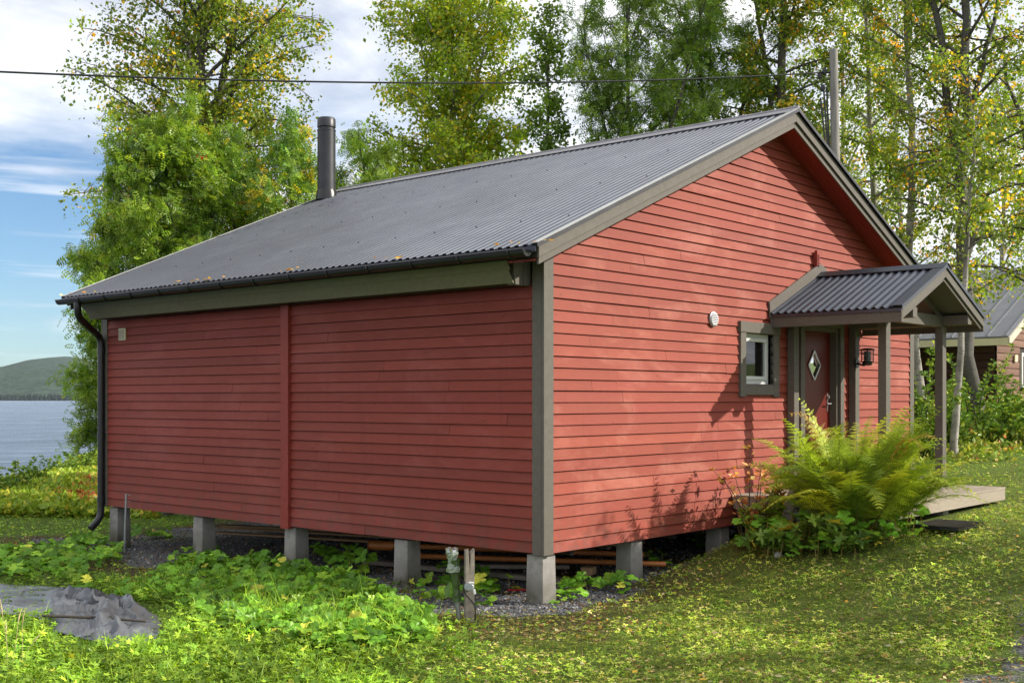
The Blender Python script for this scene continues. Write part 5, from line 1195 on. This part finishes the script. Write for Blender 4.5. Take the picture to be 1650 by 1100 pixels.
def creases(x, y, seed, nl, scale):
    """sum of sharp straight ridges at random angles: the folds of a stiff sheet"""
    r = np.random.default_rng(seed); h = np.zeros_like(x)
    for i in range(nl):
        a = r.uniform(0, PI); c, s_ = math.cos(a), math.sin(a); w = r.uniform(.4, 1)*scale; ph = r.uniform(0, 9)
        u_ = (x*c+y*s_)/w+ph+.35*fbm(x*1.5+i, y*1.5)*2; tri = np.abs((u_ % 1)-.5)*2
        m_ = fbm(x/scale*.35+i*3.3, y/scale*.35+7); h = h+w*.34*tri*np.clip(m_*2.4-.6, 0, 1)
    return h
def hstrip(U, Vv, X, Y):
    cr = smooth(.50, .64, U); la = X*RT[0]+Y*RT[1]; de = X*FW[0]+Y*FW[1]
    tri = lambda q: 1-np.abs((q % 1)*2-1)
    w1 = 1.1*fbm(X*1.3, Y*1.3, 3); w2 = 1.3*fbm(X*2.1+5, Y*2.1, 3); w3 = 1.2*fbm(X*3+9, Y*3, 3)
    flat = .018*tri(de*3.2+la*.5+w1)**2+.012*tri(la*2.2-de*2+w2)**3
    am = .35+1.1*fbm(X*2.4+2, Y*2.4, 3)
    heap = .085*am*tri(la*2.6+de*1.5+w2*1.2)**2.2+.065*am*tri(la*1.2-de*4.2+w1*1.6)**2+.022*tri(la*9+de*5+w3*2)**2+.03*np.sin(PI*np.clip(Vv, 0, 1))
    h = .012+flat*(1-cr)+heap*cr
    e = (fbm(X*3, Y*3)-.47)*.35*(.3+cr)+(fbm(X*9, Y*9, 2)-.47)*.10*cr
    return h, e*FW[0]+.05*cr*(tri(la*3+w1)-.5), e*FW[1]
railA = [GP(-260, 944), GP(-100, 940), GP(0, 942), (GP(80, 948)), GP(140, 956), GP(200, 972), GP(262, 1000)]
railB = [GP(-260, 985), GP(-100, 986), GP(0, 992), (GP(60, 998)), GP(95, 1024), GP(170, 1044), GP(250, 1034)]
V, nu, nv = sheet((railA, railB), (230, 70), hstrip, 3, 'tarp'); V = V.reshape(-1, 3)
ii, jj = np.meshgrid(np.arange(nu-1), np.arange(nv-1), indexing='ij'); a = ii*nv+jj; Fq = np.stack([a, a+nv, a+nv+1, a+1], -1).reshape(-1, 4)
m, nt, o_ = newmat('grey_weed_fabric'); g = noise(nt, coords(nt), 3, 5, .6); g2 = noise(nt, coords(nt, (1, 1, 1)), 90, 3)
princ(nt, o_, ramp(nt, noise(nt, coords(nt), .8, 2), [(.35, (.06, .064, .07)), (.65, (.12, .128, .14))]), .36, bump=g2, bstr=.12, bdist=.003, spec=.5)
to = npmesh('tarpaulin', V, Fq, m, smoothf=True, origin=tuple(V[0])); tag(to, 'crumpled grey tarpaulin strip lying on the weeds at the lower left', 'tarpaulin')
sd_ = to.modifiers.new('s', 'SOLIDIFY'); sd_.thickness = .003
p = GP(170, 1018); o = MB(); o.tube([(-.55*.66, .55*.75, .14), (0, 0, .12), (.35*.66, -.35*.75, .09)], [.012, .014, .01], 7); o = o.build('stick', M['twig'], smoothf=True); o.location = p; tag(o, 'thin brown stick lying across the crumpled tarpaulin', 'stick')
# planks, pipes and timber under the floor
def lying(name, label, cat, pa, pb, w, h, lift, mat, grp=None, bev=.004):
    A = np.array(GP(*pa)); B = np.array(GP(*pb)); A[2] += lift; B[2] += lift; c = (A+B)/2
    mb = MB(); mb.beam(A-c, B-c, w, h); o = mb.build(name, mat, bevel=bev); o.location = c; return tag(o, label, cat, grp)
def lyingpipe(name, label, cat, A, B, r, mat, grp=None):
    A = np.array(A, float); B = np.array(B, float); c = (A+B)/2; mb = MB(); mb.tube([A-c, A-c+(B-A)*.02, A-c+(B-A)*.021, B-c], [r*1.25, r*1.25, r, r], 14); o = mb.build(name, mat, smoothf=True); o.location = c; return tag(o, label, cat, grp)
zg = .05
for k, (x0, y0, x1, y1, z, lb) in enumerate(((1.0, 6.6, 1.9, 3.6, .10, 'bottom plank of the pile under the floor behind the second pillar from the left'), (1.08, 6.9, 1.98, 3.75, .15, 'middle plank of the pile under the floor behind the second pillar from the left'), (1.0, 6.5, 1.95, 4.0, .20, 'top plank of the pile under the floor behind the second pillar from the left'), (1.3, 7.2, 1.9, 4.2, .26, 'thin batten lying on top of the plank pile under the floor'))):
    mb = MB(); c = np.array([(x0+x1)/2, (y0+y1)/2, z]); mb.beam(np.array([x0, y0, z])-c, np.array([x1, y1, z])-c, .12, .026); o = mb.build('plank', M['planks'], bevel=.003); o.location = c; tag(o, lb, 'plank', 'planks stacked under the floor')
lying('grey_plank', 'thick weathered grey plank on the ground under the long wall', 'plank', (590, 912), (905, 945), .13, .05, .06, M['weathered'])
lyingpipe('orange_pipe', 'front ochre plastic pipe lying under the floor behind the corner pillar', 'pipe', (.45, 2.15, .22), (2.05, -.0, .16), .028, M['orange'], 'ochre pipes under the floor')
lyingpipe('orange_pipe', 'rear ochre plastic pipe lying under the floor behind the corner pillar', 'pipe', (.8, 2.9, .24), (2.15, .35, .22), .03, M['orange'], 'ochre pipes under the floor')
lyingpipe('orange_pipe', 'short thick ochre pipe end under the floor left of the fourth pillar', 'pipe', (.75, 3.25, .22), (.75+.14, 2.98, .22), .055, M['orange'], 'ochre pipes under the floor')
for k, (x, y, z, L, a, w, h, lb) in enumerate(((1.9, .55, .36, .5, -.5, .12, .06, 'short raw timber block high under the gable end'), (1.35, .5, .12, .16, .3, .12, .08, 'small square timber offcut beside the pipes under the gable'), (1.2, 1.4, .1, 1.2, -.9, .15, .04, 'grey board lying under the pipes behind the corner pillar'), (2.3, .9, .37, .6, -.6, .1, .05, 'second raw timber piece under the gable near the fern'))):
    mb = MB(); mb.beam((-L/2*math.cos(a), -L/2*math.sin(a), 0), (L/2*math.cos(a), L/2*math.sin(a), 0), w, h); o = mb.build('timber_block', M['planks'] if k != 2 else M['weathered'], bevel=.004); o.location = (x, y, z); tag(o, lb, 'timber', 'timber offcuts under the floor')
# blue sheet bundles
for k, (px, dep, z, lb) in enumerate(((300, 19.8, .28, 'crumpled blue plastic sheet under the floor left of the second pillar'), (358, 18.6, .26, 'crumpled blue plastic sheet under the floor right of the second pillar'))):
    c = W(px, dep); rng = np.random.default_rng(90+k); n = 14; XX, YY = np.meshgrid(np.linspace(-.3, .3, n), np.linspace(-.25, .25, n), indexing='ij'); ZZ = .18*(1-np.abs(2*fbm(XX*6+k*5, YY*6)-1)*1.6)*(1-np.maximum(abs(XX)/.3, abs(YY)/.25)**3)
    a = (np.arange(n-1)[:, None]*n+np.arange(n-1)[None]).ravel(); o = npmesh('blue_sheet', np.stack([XX, YY, ZZ], -1).reshape(-1, 3), np.stack([a, a+n, a+n+1, a+1], -1), plain('blue_plastic', (.03, .18, .42), .35, 0, 5, .2, .1)); o.location = (c[0], c[1], z-.1)
    s_ = o.modifiers.new('s', 'SOLIDIFY'); s_.thickness = .01; tag(o, lb, 'plastic sheet', 'blue plastic sheets under the floor')
# red scrap by corner pillar
p = GP(838, 953); mb = MB(); mb.beam((-.1, .08, .02), (.06, -.05, .02), .025, .02); o = mb.build('red_handle', plain('red_plastic', (.4, .02, .02), .4), bevel=.005); o.location = p; tag(o, 'small red plastic handle on the gravel left of the corner pillar', 'handle')
# white stone and pale birch log, grate, small stones
def stone(px, py, r, col, label, seed, sq=(1, .8, .8), name='stone', grp=None):
    import bmesh
    p = GP(px, py); bm = bmesh.new(); bmesh.ops.create_icosphere(bm, subdivisions=3, radius=r)
    for v in bm.verts:
        f = 1+.35*(float(fbm(np.array([v.co.x*2.2/r+seed]), np.array([v.co.y*2.2/r+v.co.z*3/r]))[0])-.47); v.co = Vector((v.co.x*sq[0], v.co.y*sq[1], v.co.z*sq[2]))*f
    me = bpy.data.meshes.new(name); bm.to_mesh(me); bm.free(); me.polygons.foreach_set('use_smooth', [True]*len(me.polygons)); me.materials.append(plain(name+'_rock', col, .85, 0, 12, .25, .4)); o = link(bpy.data.objects.new(name, me)); o.location = (p[0], p[1], p[2]+r*.3)
    return tag(o, label, 'stone', grp)
stone(1186, 858, .11, (.45, .44, .46), 'pale rounded stone behind the big-leaved coltsfoot at the wall foot', 3, (1, .8, 1.2))
stone(1254, 897, .05, (.4, .38, .36), 'small pale stone at the front edge of the plant bed', 5, grp='small stones by the plant bed')
stone(1519, 853, .10, (.32, .27, .25), 'flat pinkish stone on the lawn beside the dark drain mat', 7, (1.3, .8, .35), grp='small stones by the plant bed')
p = GP(1275, 862); mb = MB(); mb.tube([(-.08, .05, 0), (-.03, .02, .25), (.05, -.02, .52)], [.10, .075, .05], 12); mb.tube([(.10, -.12, 0), (-.02, -.05, .3), (-.1, 0, .42)], [.05, .04, .03], 10)
o = mb.build('birch_stump', birchbark('stump_bark', (.6, .57, .52), .45), smoothf=True); o.location = p; tag(o, 'old pale forked birch stump beside the dry stalks, left of the fern', 'stump')
g4 = [GP(1485, 836), GP(1556, 836), GP(1550, 849), GP(1480, 850)]; cg = np.mean(np.array(g4), axis=0)
mb = MB(); L_ = .5
for k in range(14): mb.box(-.36+k*.053, -.36+k*.053+.018, -.24, .24, 0, .02)
for k in range(10): mb.box(-.37, .36, -.24+k*.052, -.24+k*.052+.014, .002, .016)
mb.box(-.37, .36, -.25, .25, -.02, -.0005)
o = mb.build('scraper_mat', M['black']); o.location = (3.86, -2.34, gzz(3.86, -2.34)+.045); o.rotation_euler = (0, 0, 0); tag(o, 'dark rubber grid mat lying on the grass in front of the deck', 'mat')
